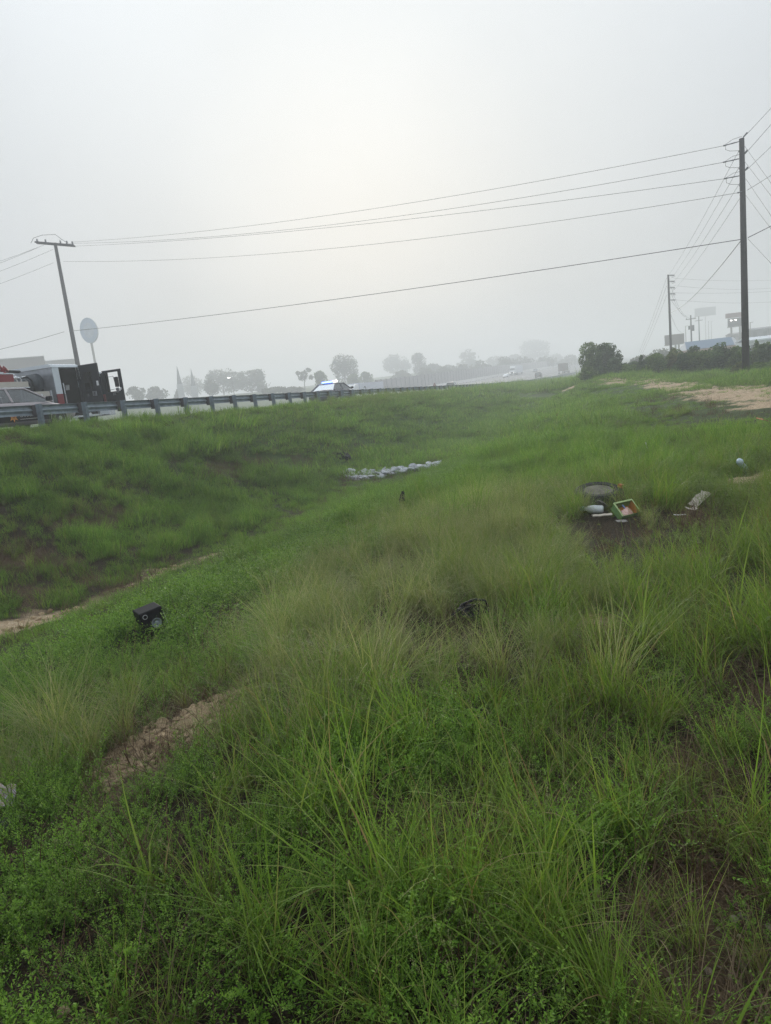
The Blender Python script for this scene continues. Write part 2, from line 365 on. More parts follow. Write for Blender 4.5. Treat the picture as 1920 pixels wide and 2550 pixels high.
# eroded soil stands lumpy
rough_ = (fbm(S2.ravel() * 6, D2.ravel() * 6, 77, 4) - .5)
Z2 = Z2 + sandm * rough_ * np.where(S2.ravel() < 14, .15, .07)
V = np.stack([S2.ravel() * SA - D2.ravel() * CA, S2.ravel() * CA + D2.ravel() * SA, Z2], 1)
ns, nd = S2.shape
ii, jj = np.meshgrid(np.arange(ns - 1), np.arange(nd - 1), indexing='ij'); b0 = (ii * nd + jj).ravel()
Fq = np.stack([b0, b0 + nd, b0 + nd + 1, b0 + 1], 1)
def np_mesh(name, V, Fq, attrs=None, smooth=False):
    me = bpy.data.meshes.new(name); n = len(Fq); k = Fq.shape[1]
    me.vertices.add(len(V)); me.vertices.foreach_set('co', np.asarray(V, np.float32).ravel())
    me.loops.add(n * k); me.loops.foreach_set('vertex_index', np.asarray(Fq, np.int32).ravel())
    me.polygons.add(n); me.polygons.foreach_set('loop_start', np.arange(n, dtype=np.int32) * k); me.polygons.foreach_set('loop_total', np.full(n, k, np.int32))
    if smooth: me.polygons.foreach_set('use_smooth', np.ones(n, bool))
    me.update(calc_edges=True)
    for a, (ty, val) in (attrs or {}).items():
        at_ = me.attributes.new(a, ty, 'POINT'); at_.data.foreach_set('value', np.asarray(val, np.float32 if ty == 'FLOAT' else np.int32).ravel())
    return me
gme = np_mesh('ground', V, Fq[:, ::-1], {'sand': ('FLOAT', sandm), 'brown': ('FLOAT', brownm), 'lawn': ('FLOAT', np.clip((np.hypot(V[:, 0], V[:, 1]) - 16) / 14, 0, .85))}, True)
def ground_mat():
    m = bpy.data.materials.new('soil_and_thatch'); t = nodes(m); L = t.links; bs = t.nodes['Principled BSDF']
    geo = t.nodes.new('ShaderNodeNewGeometry')
    def noise(sc, det=5, ro=.6):
        n = t.nodes.new('ShaderNodeTexNoise'); n.inputs['Scale'].default_value = sc; n.inputs['Detail'].default_value = det; n.inputs['Roughness'].default_value = ro; L.new(geo.outputs['Position'], n.inputs['Vector']); return n
    def ramp2(src, stops):
        r = t.nodes.new('ShaderNodeValToRGB'); L.new(src, r.inputs[0]); e = r.color_ramp.elements
        e[0].position, e[0].color = stops[0][0], (*stops[0][1], 1); e[1].position, e[1].color = stops[-1][0], (*stops[-1][1], 1)
        for p, c in stops[1:-1]: k = e.new(p); k.color = (*c, 1)
        return r.outputs[0]
    def mix(f, a, b):
        x = t.nodes.new('ShaderNodeMix'); x.data_type = 'RGBA'; L.new(f, x.inputs[0]); L.new(a, x.inputs[6]); L.new(b, x.inputs[7]); return x.outputs[2]
    def attr(n):
        a = t.nodes.new('ShaderNodeAttribute'); a.attribute_name = n; return a.outputs['Fac']
    fine = noise(38, 6, .7); mid = noise(7, 5); big = noise(1.3, 4); speck = t.nodes.new('ShaderNodeTexVoronoi'); speck.inputs['Scale'].default_value = 55; L.new(geo.outputs['Position'], speck.inputs['Vector'])
    thatch = ramp2(fine.outputs['Fac'], [(.3, (.010, .008, .005)), (.5, (.032, .024, .014)), (.68, (.075, .056, .032))])
    brown = ramp2(fine.outputs['Fac'], [(.3, (.035, .024, .014)), (.52, (.10, .070, .042)), (.7, (.19, .145, .09))])
    sand = ramp2(mid.outputs['Fac'], [(.3, (.20, .13, .08)), (.5, (.45, .33, .21)), (.7, (.62, .51, .37))])
    sand2 = ramp2(fine.outputs['Fac'], [(.32, (.16, .11, .07)), (.55, (.50, .38, .25)), (.75, (.68, .58, .45))])
    sx = t.nodes.new('ShaderNodeMix'); sx.data_type = 'RGBA'; sx.inputs[0].default_value = .5; L.new(sand, sx.inputs[6]); L.new(sand2, sx.inputs[7])
    lawn = ramp2(big.outputs['Fac'], [(.3, (.045, .085, .02)), (.55, (.06, .11, .026)), (.75, (.085, .125, .035))])
    c = mix(attr('brown'), thatch, brown); c = mix(attr('lawn'), c, lawn); c = mix(attr('sand'), c, sx.outputs[2])
    L.new(c, bs.inputs['Base Color']); bs.inputs['Roughness'].default_value = .95; bs.inputs['Specular IOR Level'].default_value = .15
    b1 = t.nodes.new('ShaderNodeBump'); b1.inputs['Strength'].default_value = .9; b1.inputs['Distance'].default_value = .03; L.new(fine.outputs['Fac'], b1.inputs['Height'])
    b2 = t.nodes.new('ShaderNodeBump'); b2.inputs['Strength'].default_value = .7; b2.inputs['Distance'].default_value = .02; L.new(speck.outputs['Distance'], b2.inputs['Height']); L.new(b1.outputs[0], b2.inputs['Normal'])
    L.new(b2.outputs[0], bs.inputs['Normal'])
    return m
tag(link_mesh('ground', gme, ground_mat()), 'grassy roadside slope with a ditch, brown soil and sandy bare patches', kind='structure')

# ------------------------------------------------------------------ highway
def ribbon(name, Da, Db, lift, mat, s0=-50, s1=900, nacross=6, kind='structure', label=None, parent=None):
    ss = grid_lines([(s0, 140, 4), (140, s1, 10)]) if s1 > 140 else np.arange(s0, s1 + .1, 2.)
    DD = np.linspace(Da, Db, nacross); vs = []
    for s in ss:
        for d in DD: vs.append(W(s, d + float(curve(s)), float(zroad(s, d)) + lift))
    fs = [(i * nacross + k, i * nacross + k + 1, (i + 1) * nacross + k + 1, (i + 1) * nacross + k) for i in range(len(ss) - 1) for k in range(nacross - 1)]
    mb = MB(); mb.add(vs, fs); o = mb.build(name, mat, parent)
    if kind: o['kind'] = kind
    if label: o['label'] = label
    return o
m_asph = M('asphalt', (.11, .115, .12), .75, var=.2, scale=1.2, bump=.3)
m_asph2 = M('asphalt_worn', (.16, .165, .165), .75, var=.18, scale=.9, bump=.3)
m_conc = M('concrete_shoulder', (.36, .34, .30), .85, var=.15, scale=1.5, bump=.3)
m_line = M('road_paint', (.72, .72, .70), .6, var=.1, scale=8)
ribbon('highway', 17.2, 53.2, 0, m_asph, label='multi-lane highway climbing away to the right')
ribbon('shoulder', 17.3, 20.2, .004, m_conc, nacross=3, label='pale concrete shoulder beside the guardrail')
ribbon('worn_lane', 24.2, 27.6, .004, m_asph2, nacross=3, label='paler worn driving lane')
ribbon('worn_lane', 39.5, 43.0, .004, m_asph2, nacross=3, label='paler worn lane of the far carriageway')
for d in (20.45, 31.6, 35.6, 50.4): ribbon('edge_line', d - .09, d + .09, .008, m_line, nacross=2, label='painted white edge line')
for d in (24.0, 27.8, 39.3, 43.2, 47.0):
    for k in range(0, 34):
        s0 = 14 + 12.2 * k
        if s0 > 420: break
        o = ribbon('lane_dash', d - .08, d + .08, .009, m_line, s0=s0, s1=s0 + 3.05, nacross=2) if s0 < 136 else None
        if o is None:
            vs = [W(q, dd + float(curve(q)), float(zroad(q, dd)) + .009) for q in (s0, s0 + 3.05) for dd in (d - .08, d + .08)]
            mb = MB(); mb.add(vs, [(0, 1, 3, 2)]); o = mb.build('lane_dash', m_line)
        o['kind'] = 'structure'

# ------------------------------------------------------------------ guardrail
m_galv = M('galvanised_steel', (.25, .30, .35), .5, .35, var=.22, scale=5, bump=.1)
m_post = M('grey_steel_post', (.15, .19, .23), .6, .25, var=.25, scale=9, bump=.15)
m_block = M('dark_block', (.055, .05, .06), .8, var=.3, scale=10)
grail = thing('guardrail', 'long galvanised guardrail on posts between the grass bank and the highway', 'guardrail', W(16.5, 16.86, .12))
def rail_top(s): return float(np.interp(s, [-60, 16.5, 60, 100, 140, 200, 260, 312, 400, 600], [1.90, .86, .27, -.28, -.52, -.47, -.07, .47, 1.8, 5.2]))
prof = [(-.010, 0), (.012, -.008), (.070, -.035), (.080, -.065), (.070, -.095), (.008, -.135), (.0, -.155), (.008, -.175), (.070, -.215), (.080, -.245), (.070, -.275), (.012, -.302), (-.010, -.31)]
glo = grail.location
s_posts = [16.5 + 1.905 * k for k in range(-4, 140)]
for a in range(0, 46):
    sa = 16.5 - 1.905 * 4 + a * 5.715; sb = sa + 5.715 + .06
    if sa > 275: break
    rings = []
    for s in np.linspace(sa, sb, 2 if sa < 120 else 2):
        zt = rail_top(s); d0 = 17.06 + float(curve(s))
        # facing the road: corrugation points away from the posts
        rings.append([W(s, d0 + u + (.003 if a % 2 else 0), zt + v + (.002 if a % 2 else 0)) - glo for (u, v) in prof] + [W(s, d0 + u - .005, zt + v) - glo for (u, v) in prof[::-1]])
    MB().loft(rings).build('rail', m_galv, grail)
pm = MB(); pm.b2((-.06, -.09, -1.0), (.06, .09, 0)); 
post_me = MB().b2((-.055, -.08, -1.15), (.055, .08, .015)).mesh('post'); post_me.materials.append(m_post)
block_me = MB().b2((-.075, .075, -.36), (.075, .235, .0)).mesh('blockout'); block_me.materials.append(m_block)
bolt_me = MB().cyl((0, -.11, -.16), (0, -.075, -.16), .022, 6).mesh('bolt'); bolt_me.materials.append(m_galv)
for s in s_posts:
    if s > 275: break
    zt = rail_top(s); p = link_mesh('post', post_me, None, grail, W(s, 16.86 + float(curve(s)), zt) - glo, (rnd.uniform(-.012, .012), rnd.uniform(-.012, .012), ROADROT))
    if s < 150: link_mesh('blockout', block_me, None, p, (0, 0, 0))
    if s < 45: link_mesh('bolt', bolt_me, None, p, (0, 0, 0))

# ------------------------------------------------------------------ noise wall and median barrier
m_wall = M('wall_concrete', (.45, .44, .435), .9, var=.10, scale=.8, bump=.2)
m_wallp = M('wall_post_concrete', (.30, .295, .295), .9, var=.1, scale=1)
m_barr = M('barrier_concrete', (.75, .74, .71), .85, var=.1, scale=1)
s = 136.0; pans = []
wl = thing('noise_wall', 'long pale concrete noise wall of upright panels along the far side of the highway', 'wall', W(136, 54.6, float(zl(136))))
wo = wl.location
def wtop(s): return float(np.interp(s, [130, 154.9, 155, 186, 330, 452, 900], [3.0, 3.4, 4.35, 4.2, 4.6, 4.3, 4.3]))
while s < 560:
    L = 3.9 if s < 330 else 7.8
    a = W(s, 54.6 + float(curve(s)), 0); b = W(s + L, 54.6 + float(curve(s + L)), 0)
    d = (b - a).normalized(); n = Vector((-d.y, d.x, 0)); z0 = float(zl(s)) - .6; h = wtop(s) + .6
    mb = MB(); q = [a + d * .08, b - d * .08]
    rings = [[p + n * o + Vector((0, 0, z)) - wo for (o, z) in ((-.09, z0), (.09, z0), (.09, z0 + h), (-.09, z0 + h))] for p in q]
    mb.loft(rings).build('panel', m_wall, wl)
    mp = MB(); mp.loft([[a + d * u + n * w + Vector((0, 0, z)) - wo for (u, w) in ((-.1, -.2), (.1, -.2), (.1, .16), (-.1, .16))] for z in (z0, z0 + h + .06)]).build('wall_post', m_wallp, wl)
    s += L
for k in range(0, 11):
    sa = 60 + 45 * k; ssx = np.linspace(sa, sa + 44.9, 6); rings = []
    br = None
    for q in ssx:
        zb = float(zroad(q, 52.0)); c = 52.0 + float(curve(q))
        rings.append([W(q, c + u, zb + v) for (u, v) in ((-.3, -.1), (.3, -.1), (.22, .3), (.1, .95), (-.1, .95), (-.22, .3))])
    o0 = W(sa, 52 + float(curve(sa)), float(zroad(sa, 52)))
    if k == 0: bar = thing('concrete_barrier', 'white concrete safety barrier running below the noise wall', 'barrier', o0)
    MB().loft([[p - bar.location for p in r] for r in rings]).build('barrier_section', m_barr, bar)
# ------------------------------------------------------------------ vehicles
m_tyre = M('tyre_rubber', (.025, .025, .026), .85, var=.3, scale=20)
m_rim = M('wheel_steel', (.45, .47, .49), .35, .7, var=.15)
m_glass = glass('tinted_glass', (.30, .34, .36)); m_glass_l = glass('clear_glass', (.72, .80, .80)); m_glass_d = glass('dark_glass', (.12, .13, .14))
m_black = M('black_trim', (.014, .014, .016), .55, var=.3, spec=.15)
m_interior = M('dark_interior', (.02, .02, .023), .8, var=.3, spec=.1)
m_chrome = M('chrome', (.62, .65, .68), .22, .85, var=.08)
m_white = M('white_paint', (.74, .76, .78), .35, var=.04)
def road_at(s, D): return W(s, D + float(curve(s)), float(zroad(s, D)) + .01)
def road_rot(s, back=False):
    h = math.atan2(float(curve(s + 2) - curve(s - 2)), 4.0)
    return ROADROT + h + (math.pi if back else 0)
def wheel(parent, x, y, r, wdt, side, rimmat=None, n=20):
    t = MB(); o = side * wdt / 2
    rings = []
    for (yy, rr) in ((-wdt / 2, r * .62), (-wdt / 2, r * .92), (-wdt * .35, r), (wdt * .35, r), (wdt / 2, r * .92), (wdt / 2, r * .62)):
        rings.append([(x + rr * math.cos(2 * math.pi * k / n), y + yy, r + rr * math.sin(2 * math.pi * k / n)) for k in range(n)])
    w = t.loft(rings).build('wheel', m_tyre, parent, smooth=False)
    rm = MB()
    rings = []
    for (yy, rr) in ((0, r * .64), (side * (wdt / 2 + .004), r * .64), (side * (wdt / 2 - .03), r * .52), (side * (wdt / 2 - .03), r * .26), (side * (wdt / 2 + .02), r * .18), (side * (wdt / 2 + .02), .01)):
        rings.append([(x + rr * math.cos(2 * math.pi * k / n), y + yy, r + rr * math.sin(2 * math.pi * k / n)) for k in range(n)])
    rm.loft(rings).build('rim', rimmat or m_rim, w)
    return w
def sedan(name, label, cat, loc, rotz, paint, lower=None, L=5.0, Wd=1.9, H=1.45, detail=True, suv=False, glassm=None, group=None, pickup=False):
    t = thing(name, label, cat, loc, rotz, group)
    hw = Wd / 2; gm = glassm or m_glass
    hb = .98 if not (suv or pickup) else 1.12
    fr = L / 2; rr = -L / 2
    # lower body: stations (x, half width, z bottom, z shoulder, z top centre)
    if pickup: st = [(rr, hw * .96, .5, hb - .08, hb), (rr + .1, hw, .42, hb, hb + .02), (-.35, hw, .38, hb, hb + .02), (.9, hw, .38, hb, hb + .02), (1.15, hw, .38, hb - .01, hb + .05), (fr - .45, hw * .97, .38, hb - .06, hb), (fr - .08, hw * .9, .42, hb - .2, hb - .12), (fr, hw * .82, .5, .8, .85)]
    elif suv: st = [(rr, hw * .9, .45, hb - .12, hb - .05), (rr + .15, hw * .98, .36, hb - .02, hb), (-.6, hw, .34, hb, hb + .01), (.9, hw, .34, hb, hb + .01), (1.1, hw * .99, .34, hb - .03, hb + .03), (fr - .4, hw * .95, .34, hb - .12, hb - .05), (fr - .06, hw * .85, .4, hb - .3, hb - .22), (fr, hw * .75, .46, .7, .75)]
    else: st = [(rr, hw * .86, .42, .84, .92), (rr + .12, hw * .95, .3, .92, 1.0), (rr + .7, hw * .99, .24, .96, 1.03), (-.5, hw, .22, .95, .99), (.85, hw, .22, .93, .97), (1.1, hw * .99, .22, .90, 1.0), (1.6, hw * .97, .23, .84, .95), (fr - .25, hw * .92, .26, .72, .82), (fr - .04, hw * .78, .34, .6, .68), (fr, hw * .7, .4, .5, .55)]
    def ring(q, zlo=None, zhi=None):
        x, h, zb, zs, ztp = q
        return [(x, -h * .86, zb), (x, -h * .97, zb + .1), (x, -h, (zb + zs) / 2), (x, -h * .985, zs - .06), (x, -h * .93, zs), (x, -h * .5, ztp - .01), (x, 0, ztp), (x, h * .5, ztp - .01), (x, h * .93, zs), (x, h * .985, zs - .06), (x, h, (zb + zs) / 2), (x, h * .97, zb + .1), (x, h * .86, zb)]
    body = MB().loft([ring(q) for q in st]).build('body', paint, t, smooth=False)
    body.data.polygons.foreach_set('use_smooth', [True] * len(body.data.polygons))
    if lower is not None:
        # dark door panels over the lower flanks
        for sgn in (-1, 1):
            MB().loft([[(x, sgn * (hw * k + .006), z) for (k, z) in ((.972, .33), (1.0, .56), (.99, .74))] for x in (-1.42, -.5, .3, 1.12)], caps=False, closed=False).build('door_panel', lower, t)
    # greenhouse
    if pickup: bx = (-.45, 1.35, -.30, .75)
    elif suv: bx = (rr + .12, 1.2, rr + .42, .45)
    else: bx = (rr + .55, 1.35, -1.05, .45)
    zb = hb - .03 if not (suv or pickup) else hb - .02
    b = [(bx[0], zb), (bx[1], zb - (.03 if not pickup else 0))]; w0 = hw * .93; w1 = hw * .70
    x0, x1, x2, x3 = bx
    rf = H
    cab = MB()
    P = {}
    lower_ring = [(x0, -w0, zb), (x1, -w0, zb - .02), (x1, w0, zb - .02), (x0, w0, zb)]
    # pillars and roof: posts along the edges + roof slab
    def bar(a, b_, r): cab.tube([a, b_], r, 5)
    cr_ = .04
    for sg in (-1, 1):
        A = (x0, sg * w0, zb); Bq = (x2, sg * w1, rf - .05); C = (x3, sg * w1, rf - .05); Dq = (x1, sg * w0, zb - .02)
        bar(A, Bq, cr_ * (1.6 if not pickup else 1.1)); bar(Bq, C, .035); bar(C, Dq, cr_)
        mx = (x2 + x3) / 2 + .02; bar(((x0 + x1) / 2 + .02 if not suv else mx, sg * w0, zb), (mx, sg * w1, rf - .05), cr_)
    roof = [[(x, y, rf - .055 + .055 * (1 - (y / w1) ** 2) * (1 if x2 < x < x3 else .3)) for y in np.linspace(-w1 * 1.02, w1 * 1.02, 7)] for x in np.linspace(x2 - .03, x3 + .03, 6)]
    vs = [p for r in roof for p in r]; fs = [(i * 7 + k, i * 7 + k + 1, (i + 1) * 7 + k + 1, (i + 1) * 7 + k) for i in range(5) for k in range(6)]
    cab.add(vs, fs)
    if detail: cab.b2((x0 + .25, -w0 * .8, .45), (x1 - .3, w0 * .8, .5))
    rfo = cab.build('roof', paint, t); 
    MB().b2((x2 + .2, -w0 * .8, .5), (x2 + .5, w0 * .8, zb + .18)).b2((.05, -w0 * .75, .5), (.2, -.1, zb + .22)).b2((.05, .1, .5), (.2, w0 * .75, zb + .22)).b2((x1 - .55, -w0 * .85, .6), (x1 - .2, w0 * .85, zb - .03)).build('interior', m_interior, t)
    e = .01
    for sg in (-1, 1):
        mxb = (x0 + x1) / 2 + .02 if not suv else (x2 + x3) / 2 + .02; mxt = (x2 + x3) / 2 + .02
        y0 = sg * (w0 + e * .5); y1 = sg * (w1 + e)
        MB().quad((x0 + .05, y0, zb + .01), (mxb - .03, y0, zb + .01), (mxt - .03, y1, rf - .08), (x2 + .03, y1, rf - .08)).build('window', gm, t)
        MB().quad((mxb + .03, y0, zb + .01), (x1 - .06, y0, zb - .01), (x3 - .02, y1, rf - .08), (mxt + .03, y1, rf - .08)).build('window', gm, t)
    MB().quad((x1 - .02, -w0 * .95, zb), (x1 - .02, w0 * .95, zb), (x3 + .02, w1 * .95, rf - .06), (x3 + .02, -w1 * .95, rf - .06)).build('windscreen', gm, t)
    MB().quad((x0 + .01, w0 * .95, zb + .01), (x0 + .01, -w0 * .95, zb + .01), (x2 - .02, -w1 * .95, rf - .06), (x2 - .02, w1 * .95, rf - .06)).build('rear_window', gm, t)
    wr = .34 if not (suv or pickup) else .39
    for x in (-L * .29, L * .30):
        for sg in (-1, 1): wheel(t, x, sg * (hw - .11), wr, .22, sg)
    for sg in (-1, 1):
        MB().b2((fr - .22, sg * hw * .62 - .14, hb - .34), (fr - .03, sg * hw * .62 + .14, hb - .2)).build('headlight', m_glass_l if detail else m_white, t)
        MB().b2((rr - .01, sg * hw * .7 - .16, hb - .28), (rr + .1, sg * hw * .7 + .16, hb - .1)).build('tail_light', M('red_lens', (.35, .02, .02), .25, var=.1), t)
        MB().box((x1 - .28, sg * (hw + .1), zb + .07), (.13, .2, .15)).build('wing_mirror', m_black if detail else paint, t, bevel=.03)
        if detail:
            for hx in (-.75, .25): MB().box((hx, sg * (hw * .985 + .012), zb - .12), (.2, .03, .035)).build('door_handle', m_chrome if lower is None else paint, t)
    return t
m_silver = M('grey_car_paint', (.34, .31, .33), .3, .35, var=.04, scale=2)
m_dpanel = M('black_door_paint', (.010, .010, .012), .4, var=.2, spec=.15)
m_gold = M('gold_decal', (.62, .27, .05), .5, var=.06)
m_goldd = M('dark_gold_decal', (.32, .11, .02), .5, var=.06)
m_letter = M('lettering', (.55, .55, .53), .5, var=.03)
def text_mesh(txt, size, mat, parent, loc, rot, name='lettering', ext=.002):
    c = bpy.data.curves.new(name, 'FONT'); c.body = txt; c.size = size; c.extrude = ext; c.align_x = 'LEFT'; c.resolution_u = 2
    o = bpy.data.objects.new(name, c); COL.objects.link(o)
    dg = bpy.context.evaluated_depsgraph_get(); me = bpy.data.meshes.new_from_object(o.evaluated_get(dg)); bpy.data.objects.remove(o)
    me.materials.clear(); me.materials.append(mat)
    return link_mesh(name, me, mat, parent, loc, rot)
def lightbar(t, x, z, on=None, w=1.1):
    lb = MB().b2((x - .14, -w / 2, z), (x + .14, w / 2, z + .1)).build('light_bar', M('light_bar_housing', (.5, .53, .56), .3, .2, var=.1), t, bevel=.02)
    MB().b2((x - .10, -w / 2 + .1, z - .05), (x + .10, w / 2 - .1, z)).build('light_bar_mount', m_black, t)
    return lb
# near patrol car
p1 = sedan('patrol_car', 'grey patrol car with black doors and gold star behind the guardrail, beside the fire engine', 'police car', road_at(17.15, 19.15), ROADROT, m_silver, m_dpanel, group='patrol cars')
lightbar(p1, -.5, 1.47)
ys = -(.95 + .010)
R6 = [(.185 if k % 2 == 0 else .085) for k in range(14)]
pts = [(-.42 + r * math.sin(math.pi * 2 * k / 14 + math.pi), .50 + r * math.cos(math.pi * 2 * k / 14 + math.pi)) for k, r in enumerate(R6)]
star = MB().prism(pts, 'y', ys - .004, ys + .012).build('star_emblem', m_gold, p1)
pts2 = [(-.42 + (p[0] + .42) * .5, .50 + (p[1] - .50) * .5) for p in pts]
MB().prism(pts2, 'y', ys - .008, ys + .002).build('star_centre', m_goldd, star)
text_mesh('CATOOSA CO', .135, m_letter, p1, (-.19, ys - .004, .475), (math.pi / 2, 0, 0))
MB().b2((-.19, ys - .005, .40), (.66, ys, .412)).build('door_stripe', m_letter, p1)
# second patrol car with its lights on
p2 = sedan('patrol_car', 'dark patrol car flashing blue and white roof lights farther along the guardrail', 'police car', road_at(45.6, 19.3), road_rot(45), M('bluegrey_car_paint', (.10, .10, .125), .35, .2, var=.04), None, group='patrol cars', glassm=m_glass_d)
MB().b2((-.64, -.52, 1.45), (-.42, .52, 1.50)).build('light_bar_mount', m_black, p2)
MB().b2((-.66, .06, 1.50), (-.40, .55, 1.60)).build('blue_light', M('blue_beacon', (.05, .1, .8), .3, emit=(.12, .22, 1.0), es=5.0), p2, bevel=.015)
MB().b2((-.66, -.30, 1.50), (-.40, .05, 1.60)).build('blue_light', MATS['blue_beacon'], p2, bevel=.015)
MB().b2((-.66, -.58, 1.50), (-.40, -.32, 1.62)).build('white_light', M('white_beacon', (.8, .8, .8), .3, emit=(1, .97, .9), es=4.0), p2, bevel=.015)

# ------------------------------------------------------------------ fire engine (x forward from s = 14.6, y left from its right side, z up)
m_red = M('fire_red', (.20, .012, .018), .35, var=.10, scale=3)
m_cream = M('cream_panel', (.50, .47, .42), .5, var=.08, scale=3)
m_cab = M('cab_white', (.62, .68, .73), .3, var=.04)
m_steel = M('brushed_steel', (.34, .36, .40), .3, .6, var=.25, scale=2.5)
m_door = M('charcoal_door', (.012, .015, .021), .6, var=.2, scale=3, spec=.12)
m_dark = M('cab_inside', (.006, .006, .007), .9, var=.3, spec=.05)
fe = thing('fire_engine', 'red and white fire engine with two cab doors standing open on the shoulder', 'fire engine', W(14.6, 22.0, float(zroad(20, 22)) + .01), ROADROT)
FW = 2.45
def FB(name, a, b, mat, parent=None, bevel=0.0): return MB().b2(a, b).build(name, mat, parent or fe, bevel=bevel)
FB('chassis', (-1.8, .5, .45), (10.6, FW - .5, .8), m_black)
# equipment body
FB('body_base', (-1.8, .02, .55), (6.25, FW - .02, 1.15), m_red)
FB('compartment_back', (-1.7, .5, 1.15), (6.2, FW - .02, 1.76), m_dark)
for x in (-1.8, .2, 2.6, 4.25, 6.17): FB('compartment_post', (x, .0, 1.15), (x + .1, .5, 1.76), m_steel)
FB('roller_door', (.3, .03, 1.15), (2.6, .06, 1.76), m_steel)
for k in range(6): FB('shutter_slat', (2.72, .04, 1.62 + k * .022), (4.24, .09, 1.636 + k * .022), m_steel)
FB('upper_band', (-1.8, -.03, 1.78), (6.62, FW + .03, 2.0), m_cream)
FB('band_edge', (-1.8, -.05, 1.755), (6.66, FW + .05, 1.79), m_chrome)
FB('hose_bed_side', (-1.8, .05, 2.0), (6.05, .11, 2.30), m_red); FB('hose_bed_side', (-1.8, FW - .11, 2.0), (6.05, FW - .05, 2.30), m_red)
FB('hose_bed_end', (5.98, .11, 2.0), (6.05, FW - .11, 2.28), m_red)
FB('side_stripe', (4.55, .035, 2.01), (4.95, .05, 2.29), m_cream)
FB('bed_rail', (-1.8, .03, 2.30), (6.08, .13, 2.335), m_chrome)
g = MB(); g.tube([(6.3, .08, .9), (6.22, .08, 1.95)], .05, 8); g.tube([(6.48, .08, .9), (6.42, .08, 1.75)], .028, 8); g.build('grab_post', m_chrome, fe)
# pump section with pipes
FB('pump_panel', (6.62, .06, .7), (7.72, .12, 1.60), m_cream); FB('pump_house', (6.3, .3, .5), (7.9, FW - .06, 1.40), m_steel)
FB('panel_edge', (7.70, .03, .7), (7.80, .14, 1.62), m_steel)
for (x, z) in ((6.85, 1.45), (7.0, 1.32), (7.25, 1.45), (7.5, 1.35)):
    MB().cyl((x, .02, z), (x, .1, z), .055, 12).build('gauge', m_chrome, fe)
g = MB()
for k, (x, y) in enumerate(((6.2, .35), (6.4, .55), (6.62, .3), (6.5, .9))):
    g.tube([(x, y, 1.95), (x, y, 2.25 - .05 * k), (x + .18, y, 2.30 - .05 * k), (x + .30, y, 1.98)], .035, 8)
g.build('pipework', m_chrome, fe)
g = MB(); g.tube([(6.55, .18, 2.15), (6.75, .12, 2.2), (6.92, .1, 2.05), (6.98, .1, 1.8), (7.02, .12, 1.62)], .035, 8); g.tube([(6.45, .2, 1.95), (6.7, .12, 1.98), (6.85, .1, 1.85)], .028, 8); g.build('hose_line', m_black, fe)
for (x, y) in ((6.25, .25), (6.5, .4), (6.68, .2)): MB().tube([(x - .12, y, 2.17), (x + .12, y, 2.19)], .05, 8).build('valve', m_chrome, fe)
# deck gun
dg_ = MB(); dg_.tube([(6.1, .55, 2.25), (6.1, .55, 2.45)], .09, 10); dg_.tube([(6.0, .55, 2.44), (6.16, .55, 2.56), (6.30, .55, 2.46)], [.07, .10, .07], 10); dg_.tube([(6.06, .55, 2.5), (5.98, .55, 2.70)], [.06, .03], 8); dg_.tube([(6.18, .55, 2.52), (6.10, .5, 2.66)], [.05, .03], 8)
gun = dg_.build('deck_gun', m_red, fe, smooth=True)
MB().tube([(6.28, .55, 2.46), (6.75, .52, 2.44), (6.86, .52, 2.45)], [.06, .055, .04], 10).build('nozzle', m_black, gun)
MB().tube([(5.75, .6, 2.33), (5.85, .6, 2.55), (5.95, .6, 2.5)], .06, 8).build('gun_wheel', m_black, gun)
MB().b2((5.55, .4, 2.3), (5.95, .8, 2.42)).build('gun_base', m_cab, gun)
# crew cab, raised roof
CX0, CX1, CH = 8.00, 9.42, 2.70
FB('crew_rear_wall', (CX0, .02, .8), (CX0 + .06, FW - .02, CH - .03), m_steel)
MB().tube([(7.55, .45, 2.0), (7.55, FW - .3, 2.0)], .36, 20).build('reflection_drum', M('dark_reflection', (.035, .045, .055), .35, var=.3, scale=3), fe, smooth=True)  # dark cylinder standing in for the reflection in the polished crew cab wall
FB('reflection_drum_base', (7.25, .5, 1.4), (7.85, FW - .3, 1.72), m_dark)  # block added to carry the reflection cylinder
MB().loft([[(x, -.02, CH - .14), (x, .02, CH - .04), (x, .14, CH), (x, FW - .14, CH), (x, FW - .02, CH - .04), (x, FW + .02, CH - .14)] for x in (CX0 - .06, CX1 + .05)]).build('crew_roof', m_cab, fe)
FB('rear_pillar', (CX0, -.005, 1.46), (CX0 + .34, .06, CH - .1), m_cab); FB('pillar_stripe', (CX0, -.008, .72), (CX0 + .34, .06, 1.455), m_red)
FB('front_pillar', (CX1 - .04, .0, .8), (CX1 + .05, .06, CH - .1), m_door)
FB('grab_rail', (CX0 + .385, -.07, .95), (CX0 + .42, -.035, 1.9), m_chrome)
FB('crew_left_wall', (CX0, FW - .06, .8), (CX1 + .05, FW, CH - .12), m_dark)
FB('cab_floor', (CX0, .02, .74), (10.9, FW - .02, .80), m_dark)
FB('crew_front_wall', (CX1 - .1, .07, .8), (CX1 - .04, FW - .06, CH - .05), m_dark)
FB('crew_seat', (CX0 + .1, .7, .8), (CX0 + .55, FW - .2, 1.25), m_dark); FB('crew_seat_back', (CX0 + .08, .7, 1.25), (CX0 + .22, FW - .2, 1.95), m_dark)
MB().box((CX1 - .18, .55, 1.75), (.04, .14, .22), (0, .3, .4)).build('paper_tag', m_white, fe)
